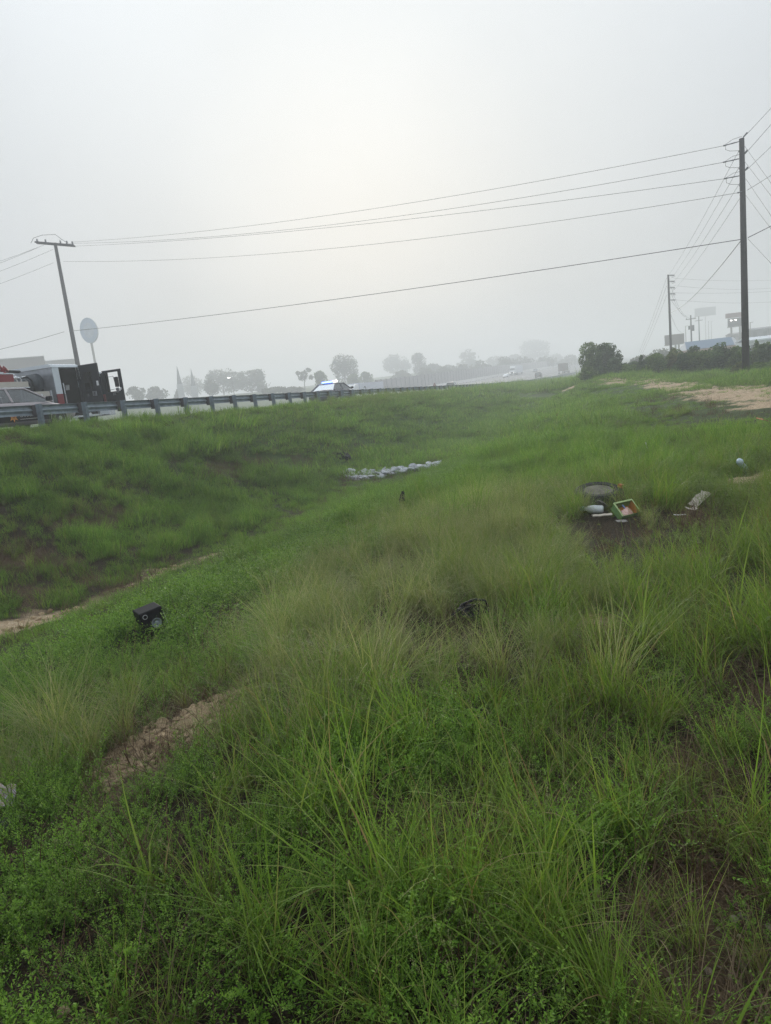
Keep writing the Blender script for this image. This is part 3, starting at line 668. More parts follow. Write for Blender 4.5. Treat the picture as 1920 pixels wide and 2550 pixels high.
# front cab with open sides
FX1, FH = 10.85, 2.40
MB().loft([[(x, .0, h - .12), (x, .03, h - .04), (x, .14, h), (x, FW - .14, h), (x, FW - .03, h - .04), (x, FW, h - .12)] for x, h in ((CX1 + .05, FH), (FX1 - .1, FH), (FX1 + .05, FH - .05))]).build('cab_roof', m_cab, fe)
FB('cab_left_lower', (CX1, FW - .06, .8), (FX1, FW, 1.45), m_red); FB('cab_left_pillar', (CX1 + .05, FW - .06, 1.45), (CX1 + .2, FW, FH - .1), m_door); FB('cab_left_pillar', (FX1 - .14, FW - .06, 1.45), (FX1, FW, FH - .1), m_door)
FB('cab_left_header', (CX1 + .05, FW - .06, FH - .22), (FX1, FW, FH - .1), m_dark)
MB().quad((CX1 + .2, FW - .03, 1.45), (FX1 - .14, FW - .03, 1.45), (FX1 - .14, FW - .03, FH - .22), (CX1 + .2, FW - .03, FH - .22)).build('left_window', m_glass_l, fe)
FB('cab_front', (FX1 - .02, .02, .5), (FX1 + .1, FW - .02, 1.35), m_red); FB('windscreen_pillar', (FX1 - .05, .0, 1.35), (FX1 + .05, .08, FH - .1), m_door); FB('windscreen_pillar', (FX1 - .05, FW - .08, 1.35), (FX1 + .05, FW, FH - .1), m_door)
MB().quad((FX1, .08, 1.35), (FX1, FW - .08, 1.35), (FX1, FW - .08, FH - .1), (FX1, .08, FH - .1)).build('windscreen', m_glass_l, fe)
FB('dashboard', (FX1 - .42, .1, .95), (FX1 - .05, FW - .1, 1.38), m_dark); FB('driver_seat', (CX1 + .15, 1.5, .8), (CX1 + .65, FW - .3, 1.25), m_dark); FB('seat_back', (CX1 + .12, 1.5, 1.25), (CX1 + .26, FW - .3, 1.85), m_dark)
FB('officer_seat', (CX1 + .15, .25, .8), (CX1 + .65, .85, 1.25), m_dark); FB('seat_back', (CX1 + .12, .3, 1.25), (CX1 + .26, .8, 1.72), m_dark)
sw = MB(); sw.tube([(FX1 - .5 + .08 * math.sin(a), 1.85 + .22 * math.cos(a), 1.5 + .2 * math.sin(a)) for a in np.linspace(0, 2 * math.pi, 17)], .02, 6); sw.build('steering_wheel', m_black, fe)
FB('roof_beacon', (CX1 + .12, .3, FH), (CX1 + .32, FW - .3, FH + .05), m_black)
# open crew door: hinge at the front pillar, swung square to the cab
HX = CX1 + .03; OPN = math.radians(4)
def door_slab(name, hx, y0, wd, z0, z1, win, th=.07):
    mb = MB(); wx0, wx1, wz0, wz1 = win
    mb.b2((hx, y0 - wd, z0), (hx + th, y0, wz0)); mb.b2((hx, y0 - wd, wz1), (hx + th, y0, z1)); mb.b2((hx, y0 - wx0, wz0), (hx + th, y0, wz1)); mb.b2((hx, y0 - wd, wz0), (hx + th, y0 - wx1, wz1))
    return mb.build(name, m_door, fe)
d1 = door_slab('crew_door', HX, -.03, .98, .74, CH - .07, (.15, .62, 1.56, 2.30))
MB().b2((HX + .02, -.03 - .62, 1.56), (HX + .035, -.18, 2.30)).build('door_window', m_glass_d, d1)
MB().b2((HX - .03, -.03 - .52, 1.56), (HX - .002, -.03 - .48, 2.30)).build('window_bar', m_black, d1)
MB().b2((HX - .04, -.78, 1.26), (HX - .003, -.58, 1.46)).build('latch_plate', m_steel, d1); MB().b2((HX - .06, -.75, 1.30), (HX - .04, -.66, 1.42)).build('door_handle', m_chrome, d1)
MB().b2((HX - .03, -.36, 1.26), (HX - .003, -.29, 1.38)).build('lock', m_chrome, d1); MB().b2((HX - .02, -.96, 1.68), (HX - .002, -.86, 1.88)).build('door_sticker', m_white, d1)
MB().b2((HX - .05, -.06, 2.42), (HX + .01, .01, 2.62)).build('hinge_strap', m_chrome, d1)
HX2 = FX1 - .03
d2 = door_slab('cab_door', HX2, -.03, 1.0, .74, FH - .02, (.14, .86, 1.42, 2.28))
MB().b2((HX2 + .02, -.26, 1.42), (HX2 + .035, -.17, 2.28)).build('quarter_window', m_glass_l, d2)
MB().b2((HX2 - .002, -.29, 1.42), (HX2 + .072, -.26, 2.28)).build('window_bar', m_black, d2)
MB().b2((HX2 - .03, -.62, 1.25), (HX2 - .003, -.47, 1.37)).build('latch_plate', m_steel, d2); MB().b2((HX2 - .02, -.97, 1.46), (HX2 - .002, -.90, 1.56)).build('door_sticker', m_white, d2)
MB().b2((HX2 - .025, -.80, 1.36), (HX2 - .003, -.55, 1.385)).build('door_pull', m_steel, d2)
mr_ = MB(); mr_.tube([(FX1 + .12, -.02, 2.1), (FX1 + .35, -.30, 2.12), (FX1 + .38, -.36, 1.55), (FX1 + .12, -.02, 1.5)], .018, 6); mo = mr_.build('mirror_arm', m_chrome, fe)
MB().box((FX1 + .38, -.42, 1.85), (.09, .20, .46)).build('mirror', m_black, mo, bevel=.03); MB().box((FX1 + .38, -.42, 1.52), (.1, .19, .15)).build('mirror', m_chrome, mo, bevel=.04)
for x in (2.2, 9.7):
    for y, sg in ((.16, -1), (FW - .16, 1)): wheel(fe, x, y, .5, .3, sg, m_chrome)
FB('front_bumper', (FX1 + .1, .05, .4), (FX1 + .5, FW - .05, .75), m_chrome); FB('step', (CX0 + .35, -.06, .42), (CX1 + .9, .1, .5), m_chrome); FB('step_tread', (CX0 + .35, -.05, .66), (FX1, .1, .70), m_chrome); FB('battery_box', (9.62 + .65, -.02, .45), (10.9, .1, .66), m_cab)

# ------------------------------------------------------------------ traffic on the highway
def semi(label, s, D, back, trailer_col, L=14.6, cabcol=None, logo=False, kind='box', zh=4.05):
    t = thing('semi_truck', label, 'truck', road_at(s, D), road_rot(s, back), 'trucks on the highway')
    cm = cabcol or m_white
    # tractor in front (+x), trailer behind
    MB().loft([[(x, -1.2 * k, z0), (x, -1.25 * k, (z0 + z1) / 2), (x, -1.1 * k, z1), (x, 1.1 * k, z1), (x, 1.25 * k, (z0 + z1) / 2), (x, 1.2 * k, z0)] for x, z0, z1, k in ((.4, .9, 3.85, 1), (1.9, .9, 3.8, 1), (2.9, .9, 3.05, .98), (3.3, .9, 2.1, .96))]).build('cab', cm, t)
    MB().loft([[(x, -1.0 * k, .6), (x, -1.05 * k, z1 - .2), (x, -.7 * k, z1), (x, .7 * k, z1), (x, 1.05 * k, z1 - .2), (x, 1.0 * k, .6)] for x, z1, k in ((3.2, 2.0, 1), (4.6, 1.75, .95), (5.0, 1.5, .85))]).build('hood', cm, t)
    MB().quad((3.32, -1.05, 2.12), (3.32, 1.05, 2.12), (2.93, 1.0, 2.98), (2.93, -1.0, 2.98)).build('windscreen', m_glass_d, t)
    for sg in (-1, 1):
        MB().quad((2.0, sg * 1.27, 2.05), (3.0, sg * 1.24, 2.05), (2.75, sg * 1.22, 2.75), (2.0, sg * 1.25, 2.75)).build('cab_window', m_glass_d, t)
        MB().box((4.95, sg * .8, 1.1), (.15, .3, .25)).build('headlight', M('pale_lens', (.8, .8, .8), .2, emit=(1, 1, .95), es=1.2), t)
        MB().box((3.15, sg * 1.5, 2.4), (.12, .12, .5)).build('mirror', m_black, t)
    MB().b2((4.98, -.5, .75), (5.06, .5, 1.45)).build('grille', m_black, t); MB().b2((4.9, -1.15, .45), (5.15, 1.15, .72)).build('bumper', m_chrome, t)
    if kind == 'box':
        tr = MB().b2((-L, -1.28, 1.15), (.1, 1.28, zh)).build('trailer', trailer_col, t)
        for k in range(1, 8): MB().b2((-L * k / 8 - .03, -1.295, 1.2), (-L * k / 8 + .03, 1.295, zh - .04)).build('trailer_rib', trailer_col, tr)
        MB().b2((-L, -1.3, 1.08), (.1, 1.3, 1.2)).build('side_rail', m_chrome, tr)
    else:
        tr = MB().b2((-L, -1.25, 1.1), (0, 1.25, 1.35)).b2((-L + .6, -1.2, 1.35), (-.5, 1.2, zh)).build('trailer', trailer_col, t)
        for k in range(9): MB().b2((-L + .7 + k * (L - 1.4) / 8, -1.26, 1.35), (-L + .78 + k * (L - 1.4) / 8, 1.26, zh - .05)).build('stake', m_black, tr)
        MB().b2((-L - .05, -1.1, .55), (-L + .1, 1.1, .75)).build('rear_bumper', m_white, tr)
        for sg in (-1, 1): MB().b2((-L - .03, sg * .9 - .15, 1.0), (-L, sg * .9 + .15, 1.2)).build('tail_light', MATS['red_lens'], tr)
    for x in (4.1, .9, -.4, -L + 1.2, -L + 2.5):
        for sg in (-1, 1): wheel(t, x, sg * 1.1, .5, .3, sg, n=14)
    MB().b2((-1.2, -.6, .6), (4.5, .6, .9)).build('chassis', m_black, t)
    return t, tr
m_trw = M('trailer_white', (.66, .69, .76), .5, var=.03, scale=1)
st_, tr_ = semi('white lorry with a dark ring emblem on its trailer, mostly hidden behind the guardrail', 119, 46.2, True, m_trw, L=13.5)
# emblem on the trailer's side facing the near carriageway (its left flank when driving towards us)
ring_ = [(-2.4 + .55 * math.cos(a), 2.75 + .55 * math.sin(a)) for a in np.linspace(.6, 2 * math.pi - .2, 15)]
MB().tube([(x, 1.30, z) for x, z in ring_], .07, 6).build('ring_emblem', m_black, tr_)
MB().box((1.2, 1.24, 2.6), (.3, .05, .5), (0, .5, 0)).build('cab_emblem', m_black, st_)
semi('white semi truck with its long white trailer coming towards the camera on the far carriageway', 301, 45.5, True, m_trw, L=15)
semi('dark stake-sided trailer truck driving away up the highway', 290, 22.6, False, M('rusty_load', (.16, .12, .11), .8, var=.25, scale=1), L=14, kind='stake', zh=4.0)
sedan('pickup_truck', 'white pickup truck on the highway just above the guardrail', 'pickup', road_at(133, 31.0), road_rot(133), m_white, L=5.6, Wd=2.0, H=1.88, detail=False, pickup=True, glassm=m_glass_d)
sedan('white_car', 'pale sedan passing behind the guardrail left of the white pickup', 'car', road_at(141, 41.5), road_rot(141, True), M('pale_car_paint', (.55, .58, .60), .3, .1, var=.03), L=4.8, detail=False, glassm=m_glass_d, group='cars on the highway')
sedan('dark_suv', 'dark boxy vehicle driving away between the two trucks', 'car', road_at(226, 24.6), road_rot(226), M('dark_car_paint', (.06, .065, .07), .35, .2, var=.05), L=4.8, H=1.8, detail=False, suv=True, glassm=m_glass_d, group='cars on the highway')
sedan('white_car', 'white car following close beside the white semi trailer', 'car', road_at(262, 41.5), road_rot(262, True), m_white, L=4.7, detail=False, glassm=m_glass_d, group='cars on the highway')
sedan('grey_car', 'grey car at the tail of the oncoming traffic, farthest from the camera', 'car', road_at(330, 41.0), road_rot(330, True), M('grey_paint2', (.25, .27, .3), .3, .3, var=.03), L=4.8, H=1.7, detail=False, suv=True, glassm=m_glass_d, group='cars on the highway')
# small triangular warning sign standing on the verge behind the rail
P = onD(1083, 968, 33.0); 
ws = thing('warning_sign', 'small dark red triangular roadside sign behind the guardrail', 'sign', (P.x, P.y, float(zroad(sd(P)[0], 33))))
hh = onD(1083, 953, 33.0).z - ws.location.z
MB().b2((-.04, -.04, 0), (.04, .04, hh - .9)).build('sign_post', m_post, ws)
MB().prism([(-.55, hh - .95), (.55, hh - .95), (.06, hh), (-.06, hh)], 'y', -.02, .02).build('sign_plate', M('sign_dark_red', (.22, .10, .08), .6, var=.1), ws)
# ------------------------------------------------------------------ utility poles and wires
m_pole = M('creosote_wood', (.045, .043, .045), .85, var=.3, scale=4, bump=.3)
m_wire = M('wire_metal', (.06, .065, .07), .5, .3, var=.1)
m_ins = M('insulator_grey', (.10, .11, .12), .4, var=.2)
def pole_at(px, py, z, label, r0=.2, r1=.12, name='utility_pole', base=None):
    P = at(px, py, z); b = gz(P.x, P.y) if base is None else base
    t = thing(name, label, 'utility pole', (P.x, P.y, b), 0, 'utility poles')
    MB().tube([(0, 0, -.6), (0, 0, (P.z - b) * .5), (0, 0, P.z - b)], [r0, (r0 + r1) / 2, r1], 12).build('shaft', m_pole, t, smooth=True)
    return t, P
pr, Pr = pole_at(1847, 345, 41, 'tall dark wooden utility pole standing nearest, at the right edge of the view', .235, .15)
pl, Pl = pole_at(137, 605, 73, 'tall wooden utility pole with double crossarm behind the fire engine', .30, .17)
p2_, P2 = pole_at(1664, 684, 108, 'middle-distance utility pole with a column of insulators and no crossarm', .21, .15)
p3_, P3 = pole_at(1720, 785, 165, 'utility pole with one crossarm and a transformer right of the billboard', .22, .14)
p4_, P4 = pole_at(1740, 788, 205, 'faint farther utility pole with a crossarm above the blue roof', .2, .13)
MB().box((0, 0, P3.z - p3_.location.z - .9), (2.3, .12, .14), (0, 0, -.4)).build('crossarm', m_pole, p3_)
for x in (-1, .95): MB().cyl((x * .92, -x * .39, P3.z - p3_.location.z - .85), (x * .92, -x * .39, P3.z - p3_.location.z - .5), .06, 6).build('insulator', m_ins, p3_)
MB().cyl((.5, 0, P3.z - p3_.location.z - 3.8), (.5, 0, P3.z - p3_.location.z - 2.4), .28, 10).build('transformer', m_ins, p3_); MB().cyl((-.45, 0, P3.z - p3_.location.z - 3.4), (-.45, 0, P3.z - p3_.location.z - 2.5), .22, 10).build('transformer', m_ins, p3_)
MB().box((0, 0, P4.z - p4_.location.z - 1.2), (2.2, .12, .14), (0, 0, -.4)).build('crossarm', m_pole, p4_)
# left pole: double crossarm turned along the line
arm_dir = Vector((CA, -SA, 0)) * 1.0
hL = Pl.z - pl.location.z
for k, off in enumerate((-.28, .28)):
    ax = Vector((.93, .12, 0)); nrm_ = Vector((-.12, .93, 0))
    a = nrm_ * off + Vector((0, 0, hL - .25)) - ax * 2.1 + Vector((0, 0, .45)); b = nrm_ * off + Vector((0, 0, hL - .25)) + ax * 2.1 - Vector((0, 0, .2))
    MB().tube([a, b], .11, 4).build('crossarm', m_pole, pl)
for u in (-1.9, -1.0, .6, 1.3, 1.9):
    q = Vector((.93, .12, 0)) * u + Vector((0, 0, hL - .2 - .14 * u))
    MB().tube([q, q + Vector((0, 0, .22)), q + Vector((0, 0, .5))], [.05, .1, .07], 8).build('insulator', m_ins, pl)
MB().tube([Vector((-2.6, 0, hL + .25)), Vector((-2.2, 0, hL + .75)), Vector((-1.2, 0, hL + .95)), Vector((.2, 0, hL + .85)), Vector((1.0, 0, hL + .1)), Vector((1.4, 0, hL - .1))], .025, 5).build('jumper', m_wire, pl)
def wire_mesh(A, B, sag, r, n=26):
    return [A.lerp(B, t) - Vector((0, 0, sag * 4 * t * (1 - t))) for t in np.linspace(0, 1, n)]
def proj(P):
    z = P.dot(cF); return IW / 2 + FPX * P.dot(cR) / z, IH / 2 - FPX * P.dot(cU) / z
def wire(label, A, B, r=.014, mid=None, sag=None, name='power_line', group='overhead wires'):
    A = Vector(A); B = Vector(B)
    if mid is not None:
        lo, hi = 0.0, 12.0
        for _ in range(30):
            sg = (lo + hi) / 2; pts = [proj(p) for p in wire_mesh(A, B, sg, r, 80)]
            pts.sort(); y = np.interp(mid[0], [p[0] for p in pts], [p[1] for p in pts])
            if y < mid[1]: lo = sg
            else: hi = sg
        sag = sg
    o = MB().tube([p - A for p in wire_mesh(A, B, sag or .3, r)], r, 5).build(name, m_wire, None, A)
    return tag(o, label, 'wire', group)
def near_z(px, py, P):       # depth of the photo pixel taken at the pole's own distance
    return at(px, py, P.dot(cF))
hang = [((1802, 363), (178, 603), (640, 560), 'topmost'), ((1802, 404), (170, 606), (640, 579.5), 'second from the top'), ((1804, 445), (184, 613), (640, 583.5), 'third from the top'), ((1838, 480), (158, 651), (640, 634.5), 'fourth from the top')]
for (a, b, m, nm) in hang:
    A = near_z(*a, Pr); B = near_z(*b, Pl)
    wire(f'{nm} thin wire spanning between the near right pole and crossarm pole', A, B, .013, m)
    # dead-end insulator strings reaching out from the pole and their jumper loops
    c = Pr + Vector((-.12, 0, 0)); c.z = A.z + .0
    q = A - pr.location; w_ = Vector((Pr.x, Pr.y, A.z + .18)) - pr.location
    MB().tube([q, q.lerp(w_, .25), q.lerp(w_, .5), w_], [.05, .025, .035, .02], 6).build('insulator', m_ins, pr)
    if nm != 'fourth from the top':
        MB().tube([w_ + Vector((0, 0, .25)), q.lerp(w_, .5) + Vector((0, 0, .22)), q.lerp(w_, .12) + Vector((0, 0, .05)), q.lerp(w_, .10) - Vector((0, 0, .25)), q.lerp(w_, .35) - Vector((0, 0, .40)), w_ - Vector((0, 0, .55))], .012, 5).build('jumper', m_wire, pr)
        MB().tube([w_ - Vector((.05, 0, .36)), w_ - Vector((.18, 0, .62))], [.03, .05], 6).build('insulator', m_ins, pr)
        MB().tube([w_ + Vector((.1, 0, .2)), w_ + Vector((.34, 0, .42))], [.04, .06], 6).build('insulator', m_ins, pr)
wire('thick low cable spanning right pole to the crossarm pole, lowest of that span', near_z(1846, 596, Pr), near_z(172, 825, Pl), .022, (640, 771))
for (a, sl, nm) in [((1853, 341), 1.17, 'uppermost'), ((1855, 384), 1.24, 'second'), ((1857, 425), 1.05, 'third'), ((1860, 474), .72, 'fourth'), ((1862, 592), .6, 'lowest and thickest')]:
    A = near_z(*a, Pr); b = (a[0] + 420, a[1] - sl * 420)
    wire(f'{nm} wire climbing out of view to the right from the near pole', A, at(*b, 36), .022 if 'thick' in nm else .013, sag=.25)
for k, (a, sl) in enumerate([((1853, 362), 1.39), ((1855, 403), 1.29), ((1857, 445), 1.45), ((1857, 486), 1.32), ((1862, 594), 1.05)]):
    A = near_z(*a, Pr); py = 985 + 12 * k; b = ground(a[0] + (py - a[1]) / sl, py)
    wire(f"{['topmost', 'second', 'third', 'fourth', 'lowest'][k]} guy wire slanting down to the right from the near pole", A, b, .011, sag=.02, name='guy_wire', group='guy wires of the near pole')
for k, (a, b) in enumerate([((1840, 375), (1666, 684)), ((1841, 415), (1672, 693)), ((1842, 456), (1674, 706)), ((1845, 490), (1673, 728))]):
    wire(f"{['first', 'second', 'third', 'fourth'][k]} from the top of the thin wires linking the near pole to the middle-distance pole", near_z(*a, Pr), near_z(*b, P2), .012, sag=.35)
wire('thick sagging cable linking the near pole to the middle-distance pole', near_z(1843, 602, Pr), near_z(1669, 779, P2), .025, (1743, 722))
for k in range(5):
    q = Vector((.1, -.05, P2.z - p2_.location.z - .15 - k * .95)); MB().tube([q, q + Vector((.75, -.2, -.12))], [.05, .09], 6).build('insulator', m_ins, p2_)
    if k < 4: MB().tube([q + Vector((.1, 0, .1)), q + Vector((.8, -.1, .05)), q + Vector((.95, -.1, -.25)), q + Vector((.4, 0, -.42))], .02, 5).build('jumper', m_wire, p2_)
for k, (a, b, m) in enumerate([((1678, 693), (2060, 684), (1800, 699)), ((1678, 711), (2060, 696), (1800, 720)), ((1678, 729), (2060, 712), (1800, 730)), ((1676, 746), (2060, 734), (1800, 754))]):
    wire(f"{['topmost', 'second', 'third', 'lowest'][k]} faint wire running right from the middle-distance pole", near_z(*a, P2), at(*b, 135), .014, m)
for k, (a, b) in enumerate([((1670, 712), (1710, 786)), ((1671, 730), (1712, 788)), ((1671, 746), (1728, 790)), ((1670, 782), (1702, 825))]):
    wire(f"{['topmost', 'second', 'third', 'lowest'][k]} sagging wire from the middle-distance pole to the transformer pole", near_z(*a, P2), near_z(*b, P3), .02, sag=1.2)
for k, (a, b) in enumerate([((1660, 692), (1590, 880)), ((1660, 712), (1595, 880)), ((1660, 735), (1600, 880))]):
    wire(f"{['upper', 'middle', 'lower'][k]} of three wires fanning down left from the middle-distance pole", near_z(*a, P2), at(*b, 190), .02, sag=.4)
for k, (a, b, m) in enumerate([((110, 610), (-400, 745), None), ((95, 616), (-400, 766), None), ((132, 621), (-400, 790), None), ((133, 654), (-400, 815), None), ((160, 826), (-400, 935), None)]):
    wire(f"{['topmost', 'second', 'third', 'fourth', 'lowest and thickest'][k]} wire leaving the crossarm pole to the left", near_z(*a, Pl), at(*b, 66), .022 if k == 4 else .014, sag=.6)

# ------------------------------------------------------------------ signs, lamps and buildings
def ups(P, Z=None): return (P.x, P.y, gz(P.x, P.y) if Z is None else Z)
m_sgn = M('pale_blue_sign', (.34, .42, .52), .5, var=.05, scale=.4); m_sgp = M('sign_pole_paint', (.30, .29, .27), .7, var=.1)
P = at(222, 823, 165); b0_ = gz(P.x, P.y)
rs = thing('round_sign', 'big pale blue round sign on a tall stepped pole', 'sign', (P.x, P.y, b0_), math.radians(-4))
zc = P.z - b0_
MB().tube([(0, 0, -.5), (0, 0, zc - 9.8), (0, 0, zc - 9.75)], [.42, .42, .3], 12).build('lower_pole', m_sgp, rs); MB().tube([(0, 0, zc - 9.8), (0, 0, zc - 2.2)], .29, 12).build('upper_pole', m_sgp, rs)
def disc(r, y0, y1, sx=1.0, n=40): return MB().loft([[(sx * r * math.cos(2 * math.pi * k / n), y, zc + r * 1.0 * math.sin(2 * math.pi * k / n)) for k in range(n)] for y in (y0, y1)])
fc = disc(3.0, -.30, .30, .72).build('sign_face', m_sgn, rs)
disc(3.06, -.22, .22, .72).build('sign_rim', M('sign_rim_grey', (.42, .45, .48), .6, var=.05), rs)
disc(1.8, -.31, -.29, .72).build('inner_disc', M('sign_inner', (.40, .46, .53), .5, var=.12, scale=1.5), fc)
m_bei = M('beige_stucco', (.27, .25, .245), .9, var=.06, scale=.3); m_bei2 = M('pale_stucco', (.34, .335, .32), .9, var=.05, scale=.3); m_cap = M('parapet_cap', (.5, .5, .5), .7, var=.05)
B = at(108, 888, 150); _vd = Vector((B.x, B.y, 0)).normalized(); A = B + Vector((-_vd.y, _vd.x, 0)) * 60; b0_ = min(gz(A.x, A.y), gz(B.x, B.y)) - 1
bd = thing('store_building', 'large flat-roofed beige store building behind the fire engine', 'building', (B.x, B.y, b0_))
dv = (A - B); dv.z = 0; Ln = dv.length; ang_ = math.atan2(dv.y, dv.x); bd.rotation_euler = (0, 0, ang_)
hB = B.z - b0_
MB().b2((0, -24, 0), (Ln, 0, hB)).build('wall', m_bei, bd); MB().b2((-.12, -24.1, hB), (Ln, .12, hB + .18)).build('parapet', m_cap, bd)
B2 = at(176, 897, 176); 
MB().b2((-7.6, -40, 0), (2, -24.3, B2.z - b0_ + .0)).build('wing_wall', m_bei2, bd); MB().b2((-7.7, -40, B2.z - b0_), (2, -24.2, B2.z - b0_ + .15)).build('wing_parapet', m_cap, bd)
def board(name, label, x0, x1, y0, y1, z, mat, posts, cat='billboard', depth=.5):
    C0 = at((x0 + x1) / 2, (y0 + y1) / 2, z); A = at(x0, (y0 + y1) / 2 + .1136 * (x1 - x0) / 2, z); Bq = at(x1, (y0 + y1) / 2 - .1136 * (x1 - x0) / 2, z)
    b = gz(C0.x, C0.y); t = thing(name, label, cat, (C0.x, C0.y, b)); t.rotation_euler = (0, 0, math.atan2(Bq.y - A.y, Bq.x - A.x))
    w = (Bq - A).length; h = (y1 - y0) * z / FPX; zc = C0.z - b
    f = MB().b2((-w / 2, -depth / 2, zc - h / 2), (w / 2, depth / 2, zc + h / 2)).build('panel', mat, t)
    MB().b2((-w / 2 - .15, -depth / 2 - .05, zc - h / 2 - .2), (w / 2 + .15, depth / 2 + .05, zc - h / 2)).build('lower_frame', m_sgp, t)
    for u in posts: MB().cyl((u * w, 0, -.5), (u * w, 0, zc - h / 2), .28, 8).build('post', m_sgp, t)
    return t, w, h, zc
board('billboard', 'grey billboard on two posts behind the middle-distance pole', 1656, 1703, 833, 857, 185, M('billboard_back', (.20, .18, .165), .8, var=.1, scale=.5), (.05, .22))
sg, w, h, zc = board('store_sign', 'two-tier roadside sign with two white lights, partly hidden behind the near pole', 1813, 1852, 792, 812, 200, M('sign_grey_face', (.17, .16, .165), .8, var=.08, scale=.5), (-.3, .25), 'sign')
MB().b2((-w / 2 - .6, -.3, zc + h / 2 + .15), (w / 2, .3, zc + h / 2 + 1.5)).build('upper_panel', M('sign_pink_face', (.34, .24, .24), .8, var=.06), sg)
for u in (-.34, -.06): MB().box((u * w, -.4, zc + h * .25), (.45, .25, .2)).build('flood_light', M('lamp_white', (.9, .9, .9), .3, emit=(1, .98, .92), es=4.0), sg)
board('tall_sign', 'very faint tall sign high above the blue roof in the fog', 1730, 1782, 766, 786, 430, M('far_sign_dark', (.22, .23, .23), .8), (0, ), 'sign')
m_blue = M('blue_roof', (.10, .17, .26), .6, var=.06); m_peach = M('peach_fascia', (.40, .26, .21), .8, var=.08); m_gable = M('gable_white', (.45, .47, .48), .8, var=.05)
P = at(1770, 880, 140); b0_ = gz(P.x, P.y); hs = thing('blue_roof_house', 'low building with a blue gabled roof and pinkish band behind the bushes', 'building', (P.x, P.y, b0_), math.radians(-12))
zt_ = at(1785, 843, 140).z - b0_; ze_ = at(1785, 864, 140).z - b0_
MB().b2((-6.2, -3.6, 0), (4.4, 3.6, ze_ - 1.2)).build('wall', m_gable, hs); MB().b2((-7.4, -4.0, ze_ - 1.35), (4.5, -3.4, ze_ - .05)).build('fascia', m_peach, hs)
MB().loft([[(x, -4.2, ze_), (x + .6, 0, zt_), (x, 4.2, ze_)] for x in (-5.6, 3.4)]).build('roof', m_blue, hs); MB().prism([(-4.0, ze_ - .05), (0, zt_ - .1), (4.0, ze_ - .05)], 'x', 3.2, 4.4).build('gable', m_gable, hs)
for (nm, lab, x0, x1, yt, z, hgt, mt) in [('white_shed', 'white shed roof behind the bushes at the right edge', 1862, 1960, 846, 120, 2.0, M('white_metal_roof', (.70, .74, .78), .6, var=.04)), ('grey_store', 'faint long grey building at the far right edge', 1866, 1990, 821, 215, 5.0, M('far_store_grey', (.24, .24, .25), .9, var=.08, scale=.3)), ('far_wall_block', 'faint pinkish wall block behind the two-tier sign', 1822, 1880, 832, 240, 4.0, M('far_pinkish', (.30, .27, .26), .9, var=.05))]:
    A = at(x0, yt + .0, z); Bq = at(x1, yt - .1136 * (x1 - x0), z); b0_ = gz(A.x, A.y)
    t = thing(nm, lab, 'building', (A.x, A.y, b0_), math.atan2(Bq.y - A.y, Bq.x - A.x)); Ln = (Bq - A).length; hh = A.z - b0_
    MB().b2((0, 0, -.5), (Ln, 4, hh - .35)).build('wall', mt, t); MB().loft([[(0, y, z_), (Ln, y, z_)] + [(Ln, y + .01, z_ + .3), (0, y + .01, z_ + .3)] for y, z_ in ((-.3, hh - .4), (2.0, hh + .1), (4.3, hh - .4))]).build('roof', mt, t)
    for k in range(5): MB().b2((Ln * (k + .4) / 5, -.05, .6), (Ln * (k + .75) / 5, .0, hh - 1.0)).build('bay', M('bay_grey', (.16, .165, .17), .8, var=.1), t)
for i, (px, pt, z) in enumerate([(1707, 812, 215), (1764, 800, 300), (1771, 800, 320), (1868, 803, 180)]):
    P = at(px, pt, z); b = gz(P.x, P.y)
    t = thing('lamp_post', ['thin faint post just right of the billboard', 'left of two faint thin posts beyond the blue roof', 'right of two faint thin posts beyond the blue roof', 'thin lamp post right of the near pole'][i], 'post', (P.x, P.y, b), 0, 'faint posts in the fog')
    MB().tube([(0, 0, -.4), (0, 0, P.z - b)], [.16, .10], 8).build('shaft', m_sgp, t); MB().box((.4, 0, P.z - b), (.9, .16, .12)).build('lamp_arm', m_sgp, t)
# lit street lamp and thin sign mast in front of the left trees
for (px, pt, z, lit, lab) in [(577, 941, 165, True, 'street lamp with a small lit white head before the misty trees'), (348, 966, 150, False, 'thin unlit lamp mast right of the fire engine')]:
    P = at(px, pt, z); b = gz(P.x, P.y); t = thing('street_lamp', lab, 'street lamp', (P.x, P.y, b), 0, 'street lamps')
    MB().tube([(0, 0, -.4), (0, 0, P.z - b)], [.1, .06], 8).build('pole', m_sgp, t); MB().tube([(0, 0, P.z - b), (-.5, 0, P.z - b + .15)], .04, 6).build('arm', m_sgp, t)
    MB().box((-.7, 0, P.z - b + .12), (.6, .3, .14)).build('lamp_head', MATS['lamp_white'] if lit else m_sgp, t)
for (px, pt, z, lab) in [(440, 911, 260, 'left of two faint pointed steeples'), (475, 917, 270, 'right of two faint pointed steeples')]:
    P = at(px, pt, z); b = gz(P.x, P.y); t = thing('steeple', lab, 'steeple', (P.x, P.y, b), .3, 'steeples in the mist')
    h = P.z - b; MB().tube([(0, 0, h - 7), (0, 0, h)], [.95, .03], 8).build('spire', M('spire_slate', (.10, .11, .12), .8), t); MB().b2((-1.2, -1.2, 0), (1.2, 1.2, h - 7)).build('tower', m_gable, t)

